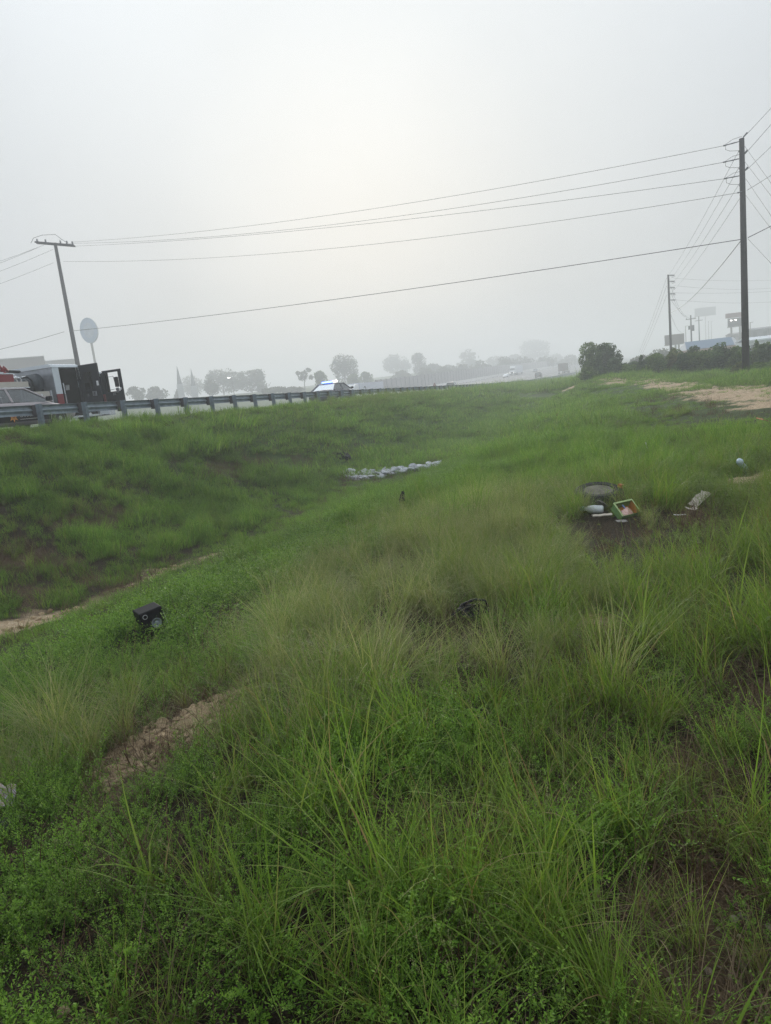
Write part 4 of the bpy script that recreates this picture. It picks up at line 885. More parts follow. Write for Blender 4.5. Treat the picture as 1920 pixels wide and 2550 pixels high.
# ------------------------------------------------------------------ trees and shrubs
LEAF = {}
def leafm(key):
    if key in LEAF: return LEAF[key]
    C = {'far': [(0, (.055, .065, .038)), (.5, (.075, .088, .046)), (1, (.10, .112, .056))],
         'mid': [(0, (.065, .115, .038)), (.5, (.11, .175, .055)), (1, (.165, .235, .08))],
         'dark': [(0, (.045, .085, .042)), (.5, (.075, .125, .058)), (1, (.115, .175, .08))],
         'lite': [(0, (.09, .12, .045)), (.5, (.135, .165, .065)), (1, (.20, .22, .10))]}[key]
    LEAF[key] = leaf_mat('leaves_' + key, C, .3, .55, inst=False, shift=(.75, 1.3)); return LEAF[key]
m_bark = M('bark', (.07, .06, .05), .9, var=.3, scale=4, bump=.4)
def crown_mesh(blobs, n, size, seed=0, gap=.42, tex=1.0, drop=0.0):
    r = np.random.default_rng(seed); vol = np.array([b[1][0] * b[1][1] * b[1][2] for b in blobs]) ** .7; cnt = np.maximum((n * vol / vol.sum()).astype(int), 30)
    P = []
    for (c, rad), k in zip(blobs, cnt):
        d = r.normal(size=(k * 2, 3)); d /= np.linalg.norm(d, axis=1)[:, None]
        rr = r.random(k * 2) ** .33; rr = .35 + .65 * rr + .14 * (fbm(d[:, 0] * 2.6 + c[0], d[:, 1] * 2.6 + d[:, 2] * 3.1 + seed, seed, 2) - .5) * 2
        p = np.array(c) + d * rr[:, None] * np.array(rad)
        g = fbm(p[:, 0] * tex + seed, p[:, 2] * tex + p[:, 1] * .8 * tex, seed + 3, 2)
        P.append(p[g > gap][:k])
    P = np.concatenate(P); N = len(P)
    P = P[P[:, 2] > .05]; N = len(P)
    a = r.normal(size=(N, 3)); a /= np.linalg.norm(a, axis=1)[:, None]; b = np.cross(a, r.normal(size=(N, 3))); b /= np.linalg.norm(b, axis=1)[:, None]
    sz = size * (.55 + .9 * r.random(N))[:, None]
    V = np.stack([P - a * sz * .6, P + b * sz * .34, P + a * sz * .6, P - b * sz * .34], 1).reshape(-1, 3)
    Fq = np.arange(N * 4).reshape(-1, 4)
    cl = fbm(P[:, 0] * 1.1 / max(size * 5, .3), P[:, 2] * 1.1 / max(size * 5, .3) + P[:, 1], seed + 9, 2)
    return np_mesh('crown', V, Fq, {'bl': ('FLOAT', np.repeat(r.random(N), 4)), 'tint': ('FLOAT', np.repeat(np.clip((cl - .5) * 2 + .5, 0, 1), 4)), 't': ('FLOAT', np.ones(N * 4))})
def tree(name, label, px, ytop, z, wpx, key, shape='round', n=1500, size=.5, group=None, seed=0, gap=.40, ybase=None, cat='tree', trunk=True, low=.12, loc=None, height=None, width=None):
    """place a tree by its top pixel and its distance; the base stands on the terrain"""
    if loc is None:
        P = at(px, ytop, z); b = gz(P.x, P.y); H = P.z - b; Wd = wpx * z / FPX
    else:
        P = Vector(loc); b = gz(P.x, P.y); H = height; Wd = width
    t = thing(name, label, cat, (P.x, P.y, b), 0, group); rr = random.Random(seed); R = Wd / 2
    bl = []
    if shape == 'round':
        bl = [((0, 0, H * .53), (R * .8, R * .8, H * .46)), ((R * .15, 0, H * .3), (R * .9, R * .8, H * .26)), ((-R * .2, 0, H * .78), (R * .5, R * .5, H * .2))] + [((rr.uniform(-.5, .5) * R, rr.uniform(-.5, .5) * R, H * rr.uniform(.35, .85)), (R * .45, R * .45, H * .15)) for _ in range(7)]
        bl += [((math.cos(a) * R * .7, math.sin(a) * R * .5, H * rr.uniform(.3, .65)), (R * .35, R * .4, H * .16)) for a in np.linspace(0, 6.28, 6)]
    elif shape == 'cone':
        bl = [((rr.uniform(-.05, .05) * R, 0, H * k), (R * (1.03 - k) * 1.0 + .06, R * (1.03 - k) + .06, H * .13)) for k in (.1, .22, .34, .46, .58, .70, .82, .92)]
    elif shape == 'oval':
        bl = [((0, 0, H * .52), (R * .95, R * .95, H * .46)), ((R * .1, 0, H * .25), (R * .95, R * .9, H * .25)), ((-R * .15, 0, H * .8), (R * .7, R * .7, H * .19))] + [((rr.uniform(-.4, .4) * R, rr.uniform(-.4, .4) * R, H * rr.uniform(.2, .8)), (R * .6, R * .6, H * .2)) for _ in range(6)]
    elif shape == 'sparse':
        for _ in range(10):
            a = rr.uniform(0, 6.28); q = rr.uniform(.25, 1) * R; bl.append(((math.cos(a) * q, math.sin(a) * q, H * rr.uniform(.45, .92)), (R * .28, R * .28, H * .09)))
        bl.append(((R * .15, 0, H * .6), (R * .5, R * .5, H * .25)))
    elif shape == 'bush':
        for k in range(9):
            a = rr.uniform(0, 6.28); q = rr.uniform(0, .75) * R; hh = H * rr.uniform(.35, .78) * (1.15 - .5 * q / R); bl.append(((math.cos(a) * q, math.sin(a) * q, hh), (R * .42, R * .42, H * .24)))
        bl.append(((0, 0, H * .35), (R * .9, R * .9, H * .36)))
    link_mesh('crown', crown_mesh(bl, n, size, seed, gap, tex=2.2 / max(R, .3)), leafm(key), t)
    if trunk:
        mb = MB(); r0 = max(.03, H * .022); lean = rr.uniform(-.06, .06) * H
        mb.tube([(0, 0, -.2), (lean * .4, 0, H * .3), (lean, 0, H * .72)], [r0, r0 * .7, r0 * .25], 7)
        for k in range(6):
            a = rr.uniform(0, 6.28); h0 = H * rr.uniform(.25, .55); mb.tube([(lean * h0 / H, 0, h0), (math.cos(a) * R * .35, math.sin(a) * R * .35, h0 + H * .14), (math.cos(a) * R * .7, math.sin(a) * R * .7, h0 + H * .25)], [r0 * .45, r0 * .28, r0 * .1], 5)
        mb.build('trunk', m_bark, t)
    return t
G1 = 'misty trees beyond the highway'
TR = [  # name, label, px, ytop, z, width px, key, shape, n, leaf, gap
 ('round_tree', 'low rounded tree just right of the fire engine door', 335, 961, 150, 48, 'far', 'round', 1100, .45, .4),
 ('round_tree', 'low rounded tree right of the unlit lamp mast', 386, 962, 160, 56, 'far', 'round', 1300, .45, .4),
 ('cone_tree', 'small pointed dark tree below the left steeple', 443, 962, 165, 36, 'far', 'cone', 900, .4, .38),
 ('round_tree', 'faint round tree below the right steeple', 474, 934, 230, 56, 'far', 'round', 1200, .6, .4),
 ('broad_tree', 'broad pale tree, left half of the large misty clump', 548, 917, 190, 104, 'far', 'round', 2600, .55, .38),
 ('broad_tree', 'broad pale tree with ragged right side, right half of the large misty clump', 620, 921, 185, 92, 'far', 'round', 2300, .55, .40),
 ('round_tree', 'darker small tree standing before the large misty clump', 522, 941, 160, 38, 'far', 'round', 1000, .42, .36),
 ('low_tree', 'low tree at the right foot of the large misty clump', 652, 958, 175, 34, 'far', 'round', 700, .45, .4),
 ('slender_tree', 'small sparse tree standing alone left of the flashing patrol car', 752, 914, 165, 42, 'far', 'sparse', 900, .4, .40),
 ('round_tree', 'dense dark tree directly left above the flashing patrol car', 797, 923, 150, 36, 'mid', 'oval', 1500, .42, .36),
 ('tall_tree', 'tall open tree above the flashing patrol car', 850, 879, 190, 74, 'far', 'round', 2300, .5, .44),
 ('small_tree', 'small dark tree at the left end of the noise wall', 878, 930, 165, 34, 'mid', 'round', 1000, .42, .38),
 ('small_tree', 'small dark rounded tree behind the white lorry', 909, 924, 170, 36, 'mid', 'round', 1100, .42, .36),
 ('broad_tree', 'faint broad tree behind the noise wall above the white lorry', 985, 881, 310, 76, 'far', 'round', 1700, .9, .38),
 ('lollipop_tree', 'rounded single tree standing behind the noise wall', 1041, 877, 240, 40, 'far', 'oval', 1500, .6, .34),
 ('hedge_tree', 'dark low tree leaning over the noise wall', 1078, 904, 235, 42, 'far', 'round', 1000, .6, .36),
 ('hedge_tree', 'low tree behind the noise wall, second of the row', 1115, 908, 250, 44, 'far', 'round', 900, .6, .36),
 ('sparse_tree', 'faint sparse tree with bare twigs behind the noise wall', 1162, 869, 320, 50, 'far', 'sparse', 900, .7, .44),
 ('hedge_tree', 'faint low tree left of the white semi truck', 1165, 892, 300, 62, 'far', 'round', 1200, .8, .36),
 ('hedge_tree', 'faint low tree above the white semi truck', 1235, 886, 330, 58, 'far', 'round', 1100, .8, .36),
 ('hedge_tree', 'faint low tree right above the white semi trailer', 1280, 882, 345, 46, 'far', 'round', 1000, .8, .36),
 ('great_tree', 'large faint square-topped tree above the oncoming trucks', 1330, 844, 400, 78, 'far', 'oval', 2000, 1.1, .36),
 ('hedge_tree', 'faint bush right of the large square-topped tree', 1385, 880, 400, 34, 'far', 'round', 700, .9, .36),
]
for i, (nm, lab, px, yt, z, w, key, shp, n, lf, gap) in enumerate(TR):
    tree(nm, lab, px, yt, z * 1.6, w, key, shp, int(n * 1.5), lf * 1.25, G1, seed=100 + i, gap=gap)
HEDGE = [(1000, 924, 330, 60), (1060, 914, 330, 56), (1100, 911, 340, 60), (1140, 905, 350, 60), (1195, 898, 360, 70), (1255, 891, 380, 70), (1300, 888, 400, 60), (1360, 886, 430, 60), (1420, 884, 450, 70), (690, 962, 230, 90), (730, 962, 230, 60), (820, 950, 240, 50)]
for i, (px, yt, z, w) in enumerate(HEDGE):
    lab = ['behind the noise wall above the white lorry', 'behind the noise wall below the single rounded tree', 'behind the noise wall right of the single rounded tree', 'behind the noise wall left of the sparse tree', 'behind the noise wall right of the sparse tree', 'above the cab of the white semi truck', 'above the trailer of the white semi truck', 'below the large square-topped tree', 'at the far end of the noise wall', 'on the grassy slope right of the large misty clump', 'at the foot of the small sparse tree', 'at the foot of the tall open tree'][i]
    tree('hedge_bush', 'low misty bush mass ' + lab, px, yt, z, w, 'far', 'bush', 1200, .9 if z > 300 else .6, 'low hedge masses in the fog', seed=500 + i, gap=.3, cat='bush', trunk=False)
G2 = 'shrubs at the right of the field'
RB = [
 ('cedar_tree', 'tall rounded evergreen, left of the clump at the road bend', 1468, 853, 70, 50, 'mid', 'oval', 5200, .14, .34),
 ('cedar_tree', 'tall dark evergreen, right of the clump at the road bend', 1511, 855, 68, 58, 'dark', 'oval', 6000, .14, .32),
 ('cedar_tree', 'narrow dark evergreen in front of the clump at the road bend', 1490, 876, 63, 30, 'dark', 'cone', 3000, .13, .30),
 ('cedar_tree', 'short dark evergreen at the right foot of the clump', 1529, 893, 62, 32, 'dark', 'oval', 2600, .12, .30),
 ('low_shrub', 'low weedy shrub at the left foot of the evergreen clump', 1462, 915, 60, 40, 'mid', 'bush', 2200, .12, .36),
 ('low_shrub', 'low green shrub just right of the evergreen clump', 1562, 910, 62, 50, 'mid', 'bush', 2400, .12, .36),
 ('pointed_shrub', 'pointed young evergreen rising from the shrub row', 1597, 889, 60, 30, 'dark', 'cone', 2200, .12, .32),
 ('leafy_shrub', 'leafy shrub below the middle-distance pole', 1640, 880, 58, 62, 'mid', 'bush', 4200, .13, .35),
 ('pale_shrub', 'yellow-green tall weed shrub against the middle-distance pole', 1678, 866, 57, 36, 'lite', 'bush', 2200, .14, .42),
 ('leafy_shrub', 'dark leafy shrub right of the pale weed', 1702, 880, 56, 56, 'dark', 'bush', 3800, .13, .34),
 ('leafy_shrub', 'mid-green shrub below the blue roof', 1745, 868, 55, 60, 'mid', 'bush', 4200, .13, .35),
 ('leafy_shrub', 'tall dark shrub below the gable of the blue-roofed building', 1796, 858, 54, 66, 'dark', 'bush', 4800, .13, .34),
 ('leafy_shrub', 'green shrub just left of the near pole', 1834, 866, 53, 50, 'mid', 'bush', 3600, .13, .36),
 ('slim_shrub', 'feathery upright shrub just right of the near pole', 1885, 852, 54, 44, 'mid', 'cone', 3200, .13, .38),
 ('leafy_shrub', 'dark shrub cut by the right edge of the view', 1915, 856, 52, 60, 'dark', 'bush', 4400, .13, .34),
 ('leafy_shrub', 'shrub beyond the right edge, only its left side showing', 1962, 862, 50, 70, 'mid', 'bush', 4000, .13, .35),
 ('weedy_clump', 'greyish weed clump at the foot of the near pole', 1838, 905, 44.5, 56, 'lite', 'bush', 2600, .08, .40),
 ('weedy_clump', 'weed clump right of the foot of the near pole', 1893, 902, 44, 50, 'mid', 'bush', 2400, .09, .40),
 ('far_thicket', 'misty thicket seen beyond the shrubs right of the evergreen clump', 1600, 884, 150, 60, 'far', 'bush', 1800, .35, .36),
 ('far_thicket', 'second misty thicket, left of the middle-distance pole', 1640, 870, 170, 60, 'far', 'bush', 1800, .4, .36)]
RB += [('leafy_shrub', f'green shrub {t_}', x_, y_, z_, w_, k_, 'bush', 4200, .14, .33) for (t_, x_, y_, z_, w_, k_) in [('filling the row between the pointed evergreen and the pale weed', 1618, 886, 62, 60, 'dark'), ('behind the pale weed in the row', 1675, 876, 61, 66, 'mid'), ('in the back of the row below the blue roof', 1722, 868, 60, 66, 'dark'), ('in the back of the row below the gable', 1772, 862, 59, 66, 'mid'), ('in the back of the row behind the near pole', 1850, 858, 57, 70, 'dark'), ('in the back of the row at the right edge', 1900, 850, 57, 70, 'mid'), ('low in the row just right of the evergreen clump', 1572, 902, 64, 56, 'dark')]]
for i, (nm, lab, px, yt, z, w, key, shp, n, lf, gap) in enumerate(RB):
    tree(nm, lab, px, yt - 3, z, w * 1.18, key, shp, int(n * 1.25), lf, G2, seed=300 + i, gap=gap, cat='shrub' if 'tree' not in nm else 'tree')
# ------------------------------------------------------------------ grass and weeds
def blades(n, L, Wd, spread, lean, curl, seg=4, seed=0, jit=.35, base_r=None, twist=.6, droop=1.0, dirbias=None):
    """arching blades rooted in a small disc; returns verts, quads, t, bl"""
    r = np.random.default_rng(seed)
    az = r.random(n) * 2 * np.pi
    if dirbias is not None: az = dirbias[0] + r.normal(size=n) * dirbias[1]
    rad = np.sqrt(r.random(n)) * spread; pa = r.random(n) * 2 * np.pi
    if base_r is None: base = np.stack([np.cos(pa) * rad, np.sin(pa) * rad, np.zeros(n)], 1)
    else: base = np.stack([np.cos(az) * rad, np.sin(az) * rad, np.zeros(n)], 1)
    ln = L * (1 + jit * (r.random(n) * 2 - 1.2)); wd = Wd * (.6 + .8 * r.random(n))
    th0 = np.abs(lean * (.25 + 1.1 * r.random(n))); cu = curl * (.2 + 1.2 * r.random(n) ** 1.3)
    d = np.stack([np.cos(az), np.sin(az)], 1)
    sd_ang = az + np.pi / 2 + (r.random(n) - .5) * 2 * twist; sv = np.stack([np.cos(sd_ang), np.sin(sd_ang), np.zeros(n)], 1)
    p = base.copy(); rows = []; T = []
    for k in range(seg + 1):
        u = k / seg; w = wd * np.minimum(1, 1.25 - u) ** .8 * (1 - u ** 3.2) * .5 + .0002
        rows.append(p - sv * w[:, None]); rows.append(p + sv * w[:, None]); T += [u, u]
        th = th0 + cu * ((u + .5 / seg) ** 1.5); st = ln / seg
        p = p + np.stack([d[:, 0] * np.sin(th) * st, d[:, 1] * np.sin(th) * st, np.cos(th) * st * droop], 1)
    V = np.stack(rows, 1); k2 = 2 * (seg + 1)       # n, k2, 3
    idx = np.arange(n)[:, None] * k2
    F = np.concatenate([np.concatenate([idx + 2 * k, idx + 2 * k + 1, idx + 2 * k + 3, idx + 2 * k + 2], 1) for k in range(seg)], 0)
    return V.reshape(-1, 3), F, np.tile(np.array(T), n), np.repeat(r.random(n), k2)
def merge(parts):
    V = []; F = []; T = []; B = []; o = 0
    for v, f, t, b in parts: V.append(v); F.append(f + o); T.append(t); B.append(b); o += len(v)
    return np.concatenate(V), np.concatenate(F), np.concatenate(T), np.concatenate(B)
def leaf_weed(nst, H, leaf, per, seed, spread=.13, lean=.5, umin=.18):
    """bushy legume-like weed: many upright stems set with small leaflets"""
    r = np.random.default_rng(seed); V = []; T = []; B = []; 
    Vs, Fs, Ts, Bs = blades(nst, H, .0035, spread, lean, .5, 3, seed, .3)
    k2 = 8; st = Vs.reshape(nst, k2, 3)
    cen = (st[:, 0::2] + st[:, 1::2]) / 2      # nst,4,3
    N = nst * per; si = np.repeat(np.arange(nst), per); u = umin + (1 - umin) * r.random(N) ** .75
    f = u * 3; k = np.minimum(f.astype(int), 2); fr = (f - k)[:, None]
    P = cen[si, k] * (1 - fr) + cen[si, k + 1] * fr
    a = r.random(N) * 2 * np.pi; el = .15 + .75 * r.random(N)
    d = np.stack([np.cos(a) * np.cos(el), np.sin(a) * np.cos(el), np.sin(el)], 1)
    sd_ = np.stack([-np.sin(a), np.cos(a), (r.random(N) - .5) * .8], 1)
    l = leaf * (.55 + .8 * r.random(N))[:, None] * (1.15 - .4 * u)[:, None]; P = P + d * l * .5
    Vl = np.stack([P, P + d * l * .55 + sd_ * l * .30, P + d * l * 1.15, P + d * l * .55 - sd_ * l * .30], 1).reshape(-1, 3)
    Fl = np.arange(N * 4).reshape(-1, 4)
    clump = np.repeat(r.random(nst), per) * .5 + .5 * r.random(N)
    return merge([(Vs, Fs, Ts, np.full(len(Vs), .0)), (Vl, Fl, np.repeat(.35 + .65 * u, 4), np.repeat(clump * .7 + .3 * u, 4))])
HID = []
def protos(name, makers, mat):
    c = bpy.data.collections.new(name + '_kinds')
    for i, mk in enumerate(makers):
        v, f, t, b = mk
        me = np_mesh(f'{name}_{i:02d}', v, f, {'t': ('FLOAT', t), 'bl': ('FLOAT', b)}); me.materials.append(mat)
        o = bpy.data.objects.new(f'{name}_{i:02d}', me); c.objects.link(o)
    return c
def scatter(name, label, coll, nk, s, D, scale, tint, dry, tilt=.15, sink=.015, seed=0, zsc=None, cat=None):
    r = np.random.default_rng(seed); n = len(s); Z = terrain(s, D) - sink
    V = np.stack([s * SA - D * CA, s * CA + D * SA, Z], 1)
    me = bpy.data.meshes.new(name); me.vertices.add(n); me.vertices.foreach_set('co', V.astype(np.float32).ravel())
    def fa(nm, v):
        a = me.attributes.new(nm, 'FLOAT', 'POINT'); a.data.foreach_set('value', np.asarray(v, np.float32))
    fa('scl', scale); fa('tint', np.clip(tint, 0, 1)); fa('dry', np.clip(dry, 0, 1))
    a = me.attributes.new('pick', 'INT', 'POINT'); a.data.foreach_set('value', r.integers(0, nk, n).astype(np.int32))
    a = me.attributes.new('rot', 'FLOAT_VECTOR', 'POINT'); a.data.foreach_set('vector', np.stack([r.normal(size=n) * tilt, r.normal(size=n) * tilt, r.random(n) * 6.283], 1).astype(np.float32).ravel())
    o = bpy.data.objects.new(name, me); COL.objects.link(o); o['kind'] = 'stuff'; o['label'] = label
    if cat: o['category'] = cat
    ng = bpy.data.node_groups.new(name + '_scatter', 'GeometryNodeTree')
    ng.interface.new_socket('Geometry', in_out='INPUT', socket_type='NodeSocketGeometry'); ng.interface.new_socket('Geometry', in_out='OUTPUT', socket_type='NodeSocketGeometry')
    N = ng.nodes; L = ng.links
    gi = N.new('NodeGroupInput'); go = N.new('NodeGroupOutput'); ip = N.new('GeometryNodeInstanceOnPoints')
    ci = N.new('GeometryNodeCollectionInfo'); ci.inputs['Collection'].default_value = coll; ci.inputs['Separate Children'].default_value = True; ci.inputs['Reset Children'].default_value = True
    def na(nm, ty):
        x = N.new('GeometryNodeInputNamedAttribute'); x.data_type = ty; x.inputs['Name'].default_value = nm; return x.outputs['Attribute']
    e2r = N.new('FunctionNodeEulerToRotation')
    L.new(gi.outputs[0], ip.inputs['Points']); L.new(ci.outputs[0], ip.inputs['Instance']); ip.inputs['Pick Instance'].default_value = True
    L.new(na('pick', 'INT'), ip.inputs['Instance Index']); L.new(na('rot', 'FLOAT_VECTOR'), e2r.inputs[0]); L.new(e2r.outputs[0], ip.inputs['Rotation']); L.new(na('scl', 'FLOAT'), ip.inputs['Scale'])
    L.new(ip.outputs[0], go.inputs[0])
    md = o.modifiers.new('scatter', 'NODES'); md.node_group = ng
    return o
# ---- plant materials
c_long = leaf_mat('long_grass_blade', [(0, (0.090, 0.166, 0.026)), (.35, (0.139, 0.234, 0.037)), (.72, (0.192, 0.281, 0.051)), (.86, (0.235, 0.286, 0.078)), (.95, (0.290, 0.235, 0.125)), (1, (0.220, 0.130, 0.060))], .45, .42, base=(0.100, 0.075, 0.035), base_h=.28, hue2=(0.200, 0.165, 0.085))
c_wisp = leaf_mat('wispy_grass_blade', [(0, (0.128, 0.194, 0.055)), (.4, (0.204, 0.258, 0.087)), (.75, (0.289, 0.315, 0.138)), (1, (0.370, 0.330, 0.225))], .45, .5, base=(0.120, 0.095, 0.050), base_h=.3, hue2=(0.210, 0.165, 0.115))
c_leaf = leaf_mat('weed_leaflet', [(0, (0.053, 0.109, 0.017)), (.4, (0.111, 0.224, 0.028)), (.75, (0.175, 0.308, 0.042)), (1, (0.245, 0.335, 0.069))], .45, .45, hue2=(0.115, 0.105, 0.050))
c_short = leaf_mat('short_grass_blade', [(0, (0.063, 0.143, 0.018)), (.45, (0.127, 0.246, 0.033)), (.85, (0.190, 0.308, 0.047)), (1, (0.264, 0.297, 0.092))], .45, .45, base=(0.060, 0.065, 0.020), base_h=.3, hue2=(0.150, 0.140, 0.060))
c_dead = leaf_mat('dead_stalk', [(0, (.055, .038, .026)), (.5, (.11, .080, .054)), (1, (.21, .165, .11))], .15, .8, hue2=(.11, .06, .035))
K_long = protos('long_grass', [merge([blades(52, .43 * q, .0040, .075, .36, 1.25, 6, 10 + i, jit=.5), blades(30, .33 * q, .0034, .09, .75, 1.7, 6, 30 + i, jit=.5), blades(14, .26 * q, .003, .08, 1.0, 1.2, 5, 50 + i, jit=.5)]) for i, q in enumerate((1, 1.15, .85, 1.3, .95, 1.1, .75))], c_long)
K_broad = protos('broad_grass', [merge([blades(9, .46 * q, .0088, .035, .34, 1.3, 7, 60 + i, twist=.4), blades(6, .32 * q, .007, .04, .8, 1.3, 6, 70 + i)]) for i, q in enumerate((1, 1.2, .8))], c_long)
K_wisp = protos('wispy_grass', [merge([blades(85, .58 * q, .0024, .05, .35, 1.7, 6, 80 + i), blades(45, .48 * q, .0021, .07, .6, 2.0, 6, 90 + i)]) for i, q in enumerate((1, 1.15, .85, 1.05, .9))], c_wisp)
K_leaf = protos('leafy_weed', [leaf_weed(26, .26 * q, .0098, 42, 110 + i) for i, q in enumerate((1, 1.2, .8, 1.35, 1.0, .65))], c_leaf)
K_leafm = protos('leafy_weed_far', [leaf_weed(30, .24 * q, .019, 15, 130 + i, spread=.2) for i, q in enumerate((1, 1.2, .8, 1.1))], c_leaf)
K_short = protos('short_grass', [blades(70, .20 * q, .0042, .17, .35, .9, 3, 150 + i) for i, q in enumerate((1, 1.2, .8, 1.45, .65, 1.0))], c_short)
K_far = protos('field_grass', [merge([blades(100, .24 * q, .011, .42, .45, 1.0, 2, 170 + i)]) for i, q in enumerate((1, 1.2, .75, 1.4))], c_short)
K_dead = protos('dead_grass', [merge([blades(22, .17, .0026, .10, 1.15, .7, 3, 190 + i), blades(9, .26, .003, .08, .55, .8, 3, 210 + i), blades(26, .10, .0045, .13, 1.45, .2, 2, 230 + i)]) for i in range(4)], c_dead)

K_seed = protos('seeding_grass', [leaf_weed(6, .60 * q, .0062, 34, 250 + i, spread=.05, lean=.4, umin=.80) for i, q in enumerate((1, 1.15, .85))], c_wisp)
# ---- where each grows
def frustum_pts(n, zmin, zmax, seed, mx=.16, power=2.0, Dmax=16.9):
    """random ground points within the camera's wide surroundings, area-uniform in s,D"""
    r = np.random.default_rng(seed)
    S = []; Dd = []
    tot = 0
    while tot < n:
        k = 4 * n
        y = np.sqrt(r.random(k) * (zmax ** 2 - zmin ** 2) + zmin ** 2); xr = (r.random(k) * 2 - 1)
        hw = (.60 + mx) * y + .9; x = xr * hw
        # keep the density even across rows
        keep = r.random(k) < hw / ((.60 + mx) * y + .9)
        s, D = x * SA + y * CA, -x * CA + y * SA
        ok = keep & (D < Dmax) & (D > -24)
        S.append(s[ok]); Dd.append(D[ok]); tot += ok.sum()
    return np.concatenate(S)[:n], np.concatenate(Dd)[:n]
def area_pts(dens, zmin, zmax, seed, mx=.16, Dmax=16.25):
    r = np.random.default_rng(seed)
    a = (zmax ** 2 - zmin ** 2) * (.60 + mx) + 1.8 * (zmax - zmin); n = int(a * dens)
    y = r.random(n * 2) * (zmax - zmin) + zmin; hw = (.60 + mx) * y + .9; mxw = (.60 + mx) * zmax + .9
    y = y[r.random(len(y)) < hw / mxw]; need = int(a * dens)
    while len(y) < need:
        y2 = r.random(need) * (zmax - zmin) + zmin; hw = (.60 + mx) * y2 + .9; y = np.concatenate([y, y2[r.random(need) < hw / mxw]])
    y = y[:need]; x = (r.random(need) * 2 - 1) * ((.60 + mx) * y + .9)
    s, D = x * SA + y * CA, -x * CA + y * SA
    ok = (D < Dmax) & (D > -26)
    return s[ok], D[ok]
sm = lambda a, b, x: np.clip((x - a) / (b - a), 0, 1) ** 2 * (3 - 2 * np.clip((x - a) / (b - a), 0, 1))
win = lambda x, a, b, e: sm(a - e, a + e, x) * (1 - sm(b - e, b + e, x))
def depth(s, D): return s * CA + D * SA
def lat(s, D): return (s * SA - D * CA) / np.maximum(depth(s, D), .3)
def fields(s, D):
    y = depth(s, D); u = lat(s, D); f = {}
    n1 = fbm(s * .45, D * .45, 41, 3); n2 = fbm(s * 1.1 + 9, D * 1.1, 43, 3); n3 = fbm(s * 2.6, D * 2.6, 47, 2); n4 = fbm(s * .9, D * .9 + 20, 53, 3)
    bare = pmask(_sand, s, D); br = pmask(_brown, s, D)
    Dj = D + (n1 - .5) * 2.2
    nearw = 1 - sm(8.5, 12, y)
    # left of the crest: leafy weeds; crest: wispy grass; right and front: coarse tufts over thin weeds
    f['wisp'] = win(Dj, .15, 3.1, .7) * sm(3.0, 4.2, y) * (1 - sm(9, 13, y)) * (.35 + 1.1 * sm(.42, .58, n2))
    f['long'] = (win(Dj, -5.0, 1.4, .7) * (.40 + .8 * sm(.36, .52, n2)) * sm(1.0, 1.6, y) * (1 - sm(10, 15, y)) + .55 * win(Dj, 1.0, 2.2, .6) * (1 - sm(2.8, 3.6, y)) * sm(.42, .56, n2))
    lft = sm(-.06, -.20, u + (n2 - .5) * .22) * (1 - sm(3.4, 4.4, y))
    f['long'] = f['long'] * (1 - .74 * lft)
    f['leaf'] = lft + (1 - lft) * (win(Dj, 2.7, 8.2, .7) * (1 - .75 * sm(.5, .68, n4) * sm(5, 8, y)) + .9 * win(Dj, .7, 3.2, .5) * (1 - sm(3.0, 4.2, y)) + .42 * win(Dj, -6, 1.0, .8) * sm(.42, .58, n4) + .85 * sm(8.6, 9.6, Dj) * sm(.42, .56, n2) * (1 - sm(22, 28, y)) + .75 * win(Dj, -7, -.5, .6) * sm(3.6, 5, y) * (1 - sm(10, 14, y)))
    f['leaf'] = np.maximum(f['leaf'], .22 * (1 - sm(5, 8, y)))
    f['short'] = np.clip(sm(8.2, 9.4, Dj) + sm(8, 12, y) * (1 - .6 * win(Dj, 3.5, 7.8, .8)) , 0, 1)
    for (cs, cd, cr_) in CLEAR:
        q = 1 - np.exp(-(((s - cs) ** 2 + (D - cd) ** 2) / cr_ ** 2) ** 2)
        for kk in ('wisp', 'long', 'leaf', 'short'): f[kk] = f[kk] * q
    low = np.ones_like(s)
    for (cs, cd, cr_, fac) in LOWER:
        g = np.exp(-(((s - cs) ** 2 + (D - cd) ** 2) / cr_ ** 2)); low = low * (1 - (1 - fac) * g)
        f['wisp'] = f['wisp'] * (1 - .8 * g); f['long'] = f['long'] * (1 - .5 * g)
    low = low * (1 - .45 * win(D, 6.2, 9.2, .5) * (1 - sm(24, 30, s)))
    low = low * (1 - .3 * sm(14.4, 15.4, D) * (1 - sm(38, 46, s)))
    f['low'] = low
    f['bare'] = bare; f['br'] = br; f['n'] = (n1, n2, n3, n4); f['y'] = y
    return f
LOWER = [(*gp(px, py), 3.2, .38) for (px, py) in [(1500, 960), (1560, 968), (1620, 975), (1680, 990), (1740, 998), (1800, 1010), (1860, 1015), (1920, 1018), (1300, 985), (1400, 980), (1650, 965), (1760, 985), (1900, 1030)]]
LOWER += [(*gp(px, py), r, k) for (px, py, r, k) in [(1495, 1330, .7, .30), (1530, 1400, .8, .42), (1470, 1310, .5, .30), (1720, 1320, .6, .45), (1560, 1350, .6, .4), (365, 1625, .3, .5), (420, 1620, .25, .55), (880, 1205, 1.0, .45), (960, 1195, 1.0, .45), (1040, 1185, 1.0, .45), (860, 1165, .8, .4), (1850, 1215, .6, .5), (1005, 1300, .5, .5), (1175, 1590, .35, .5), (500, 1850, .25, .5), (400, 1900, .3, .5), (1495, 1590, .3, .5)]]
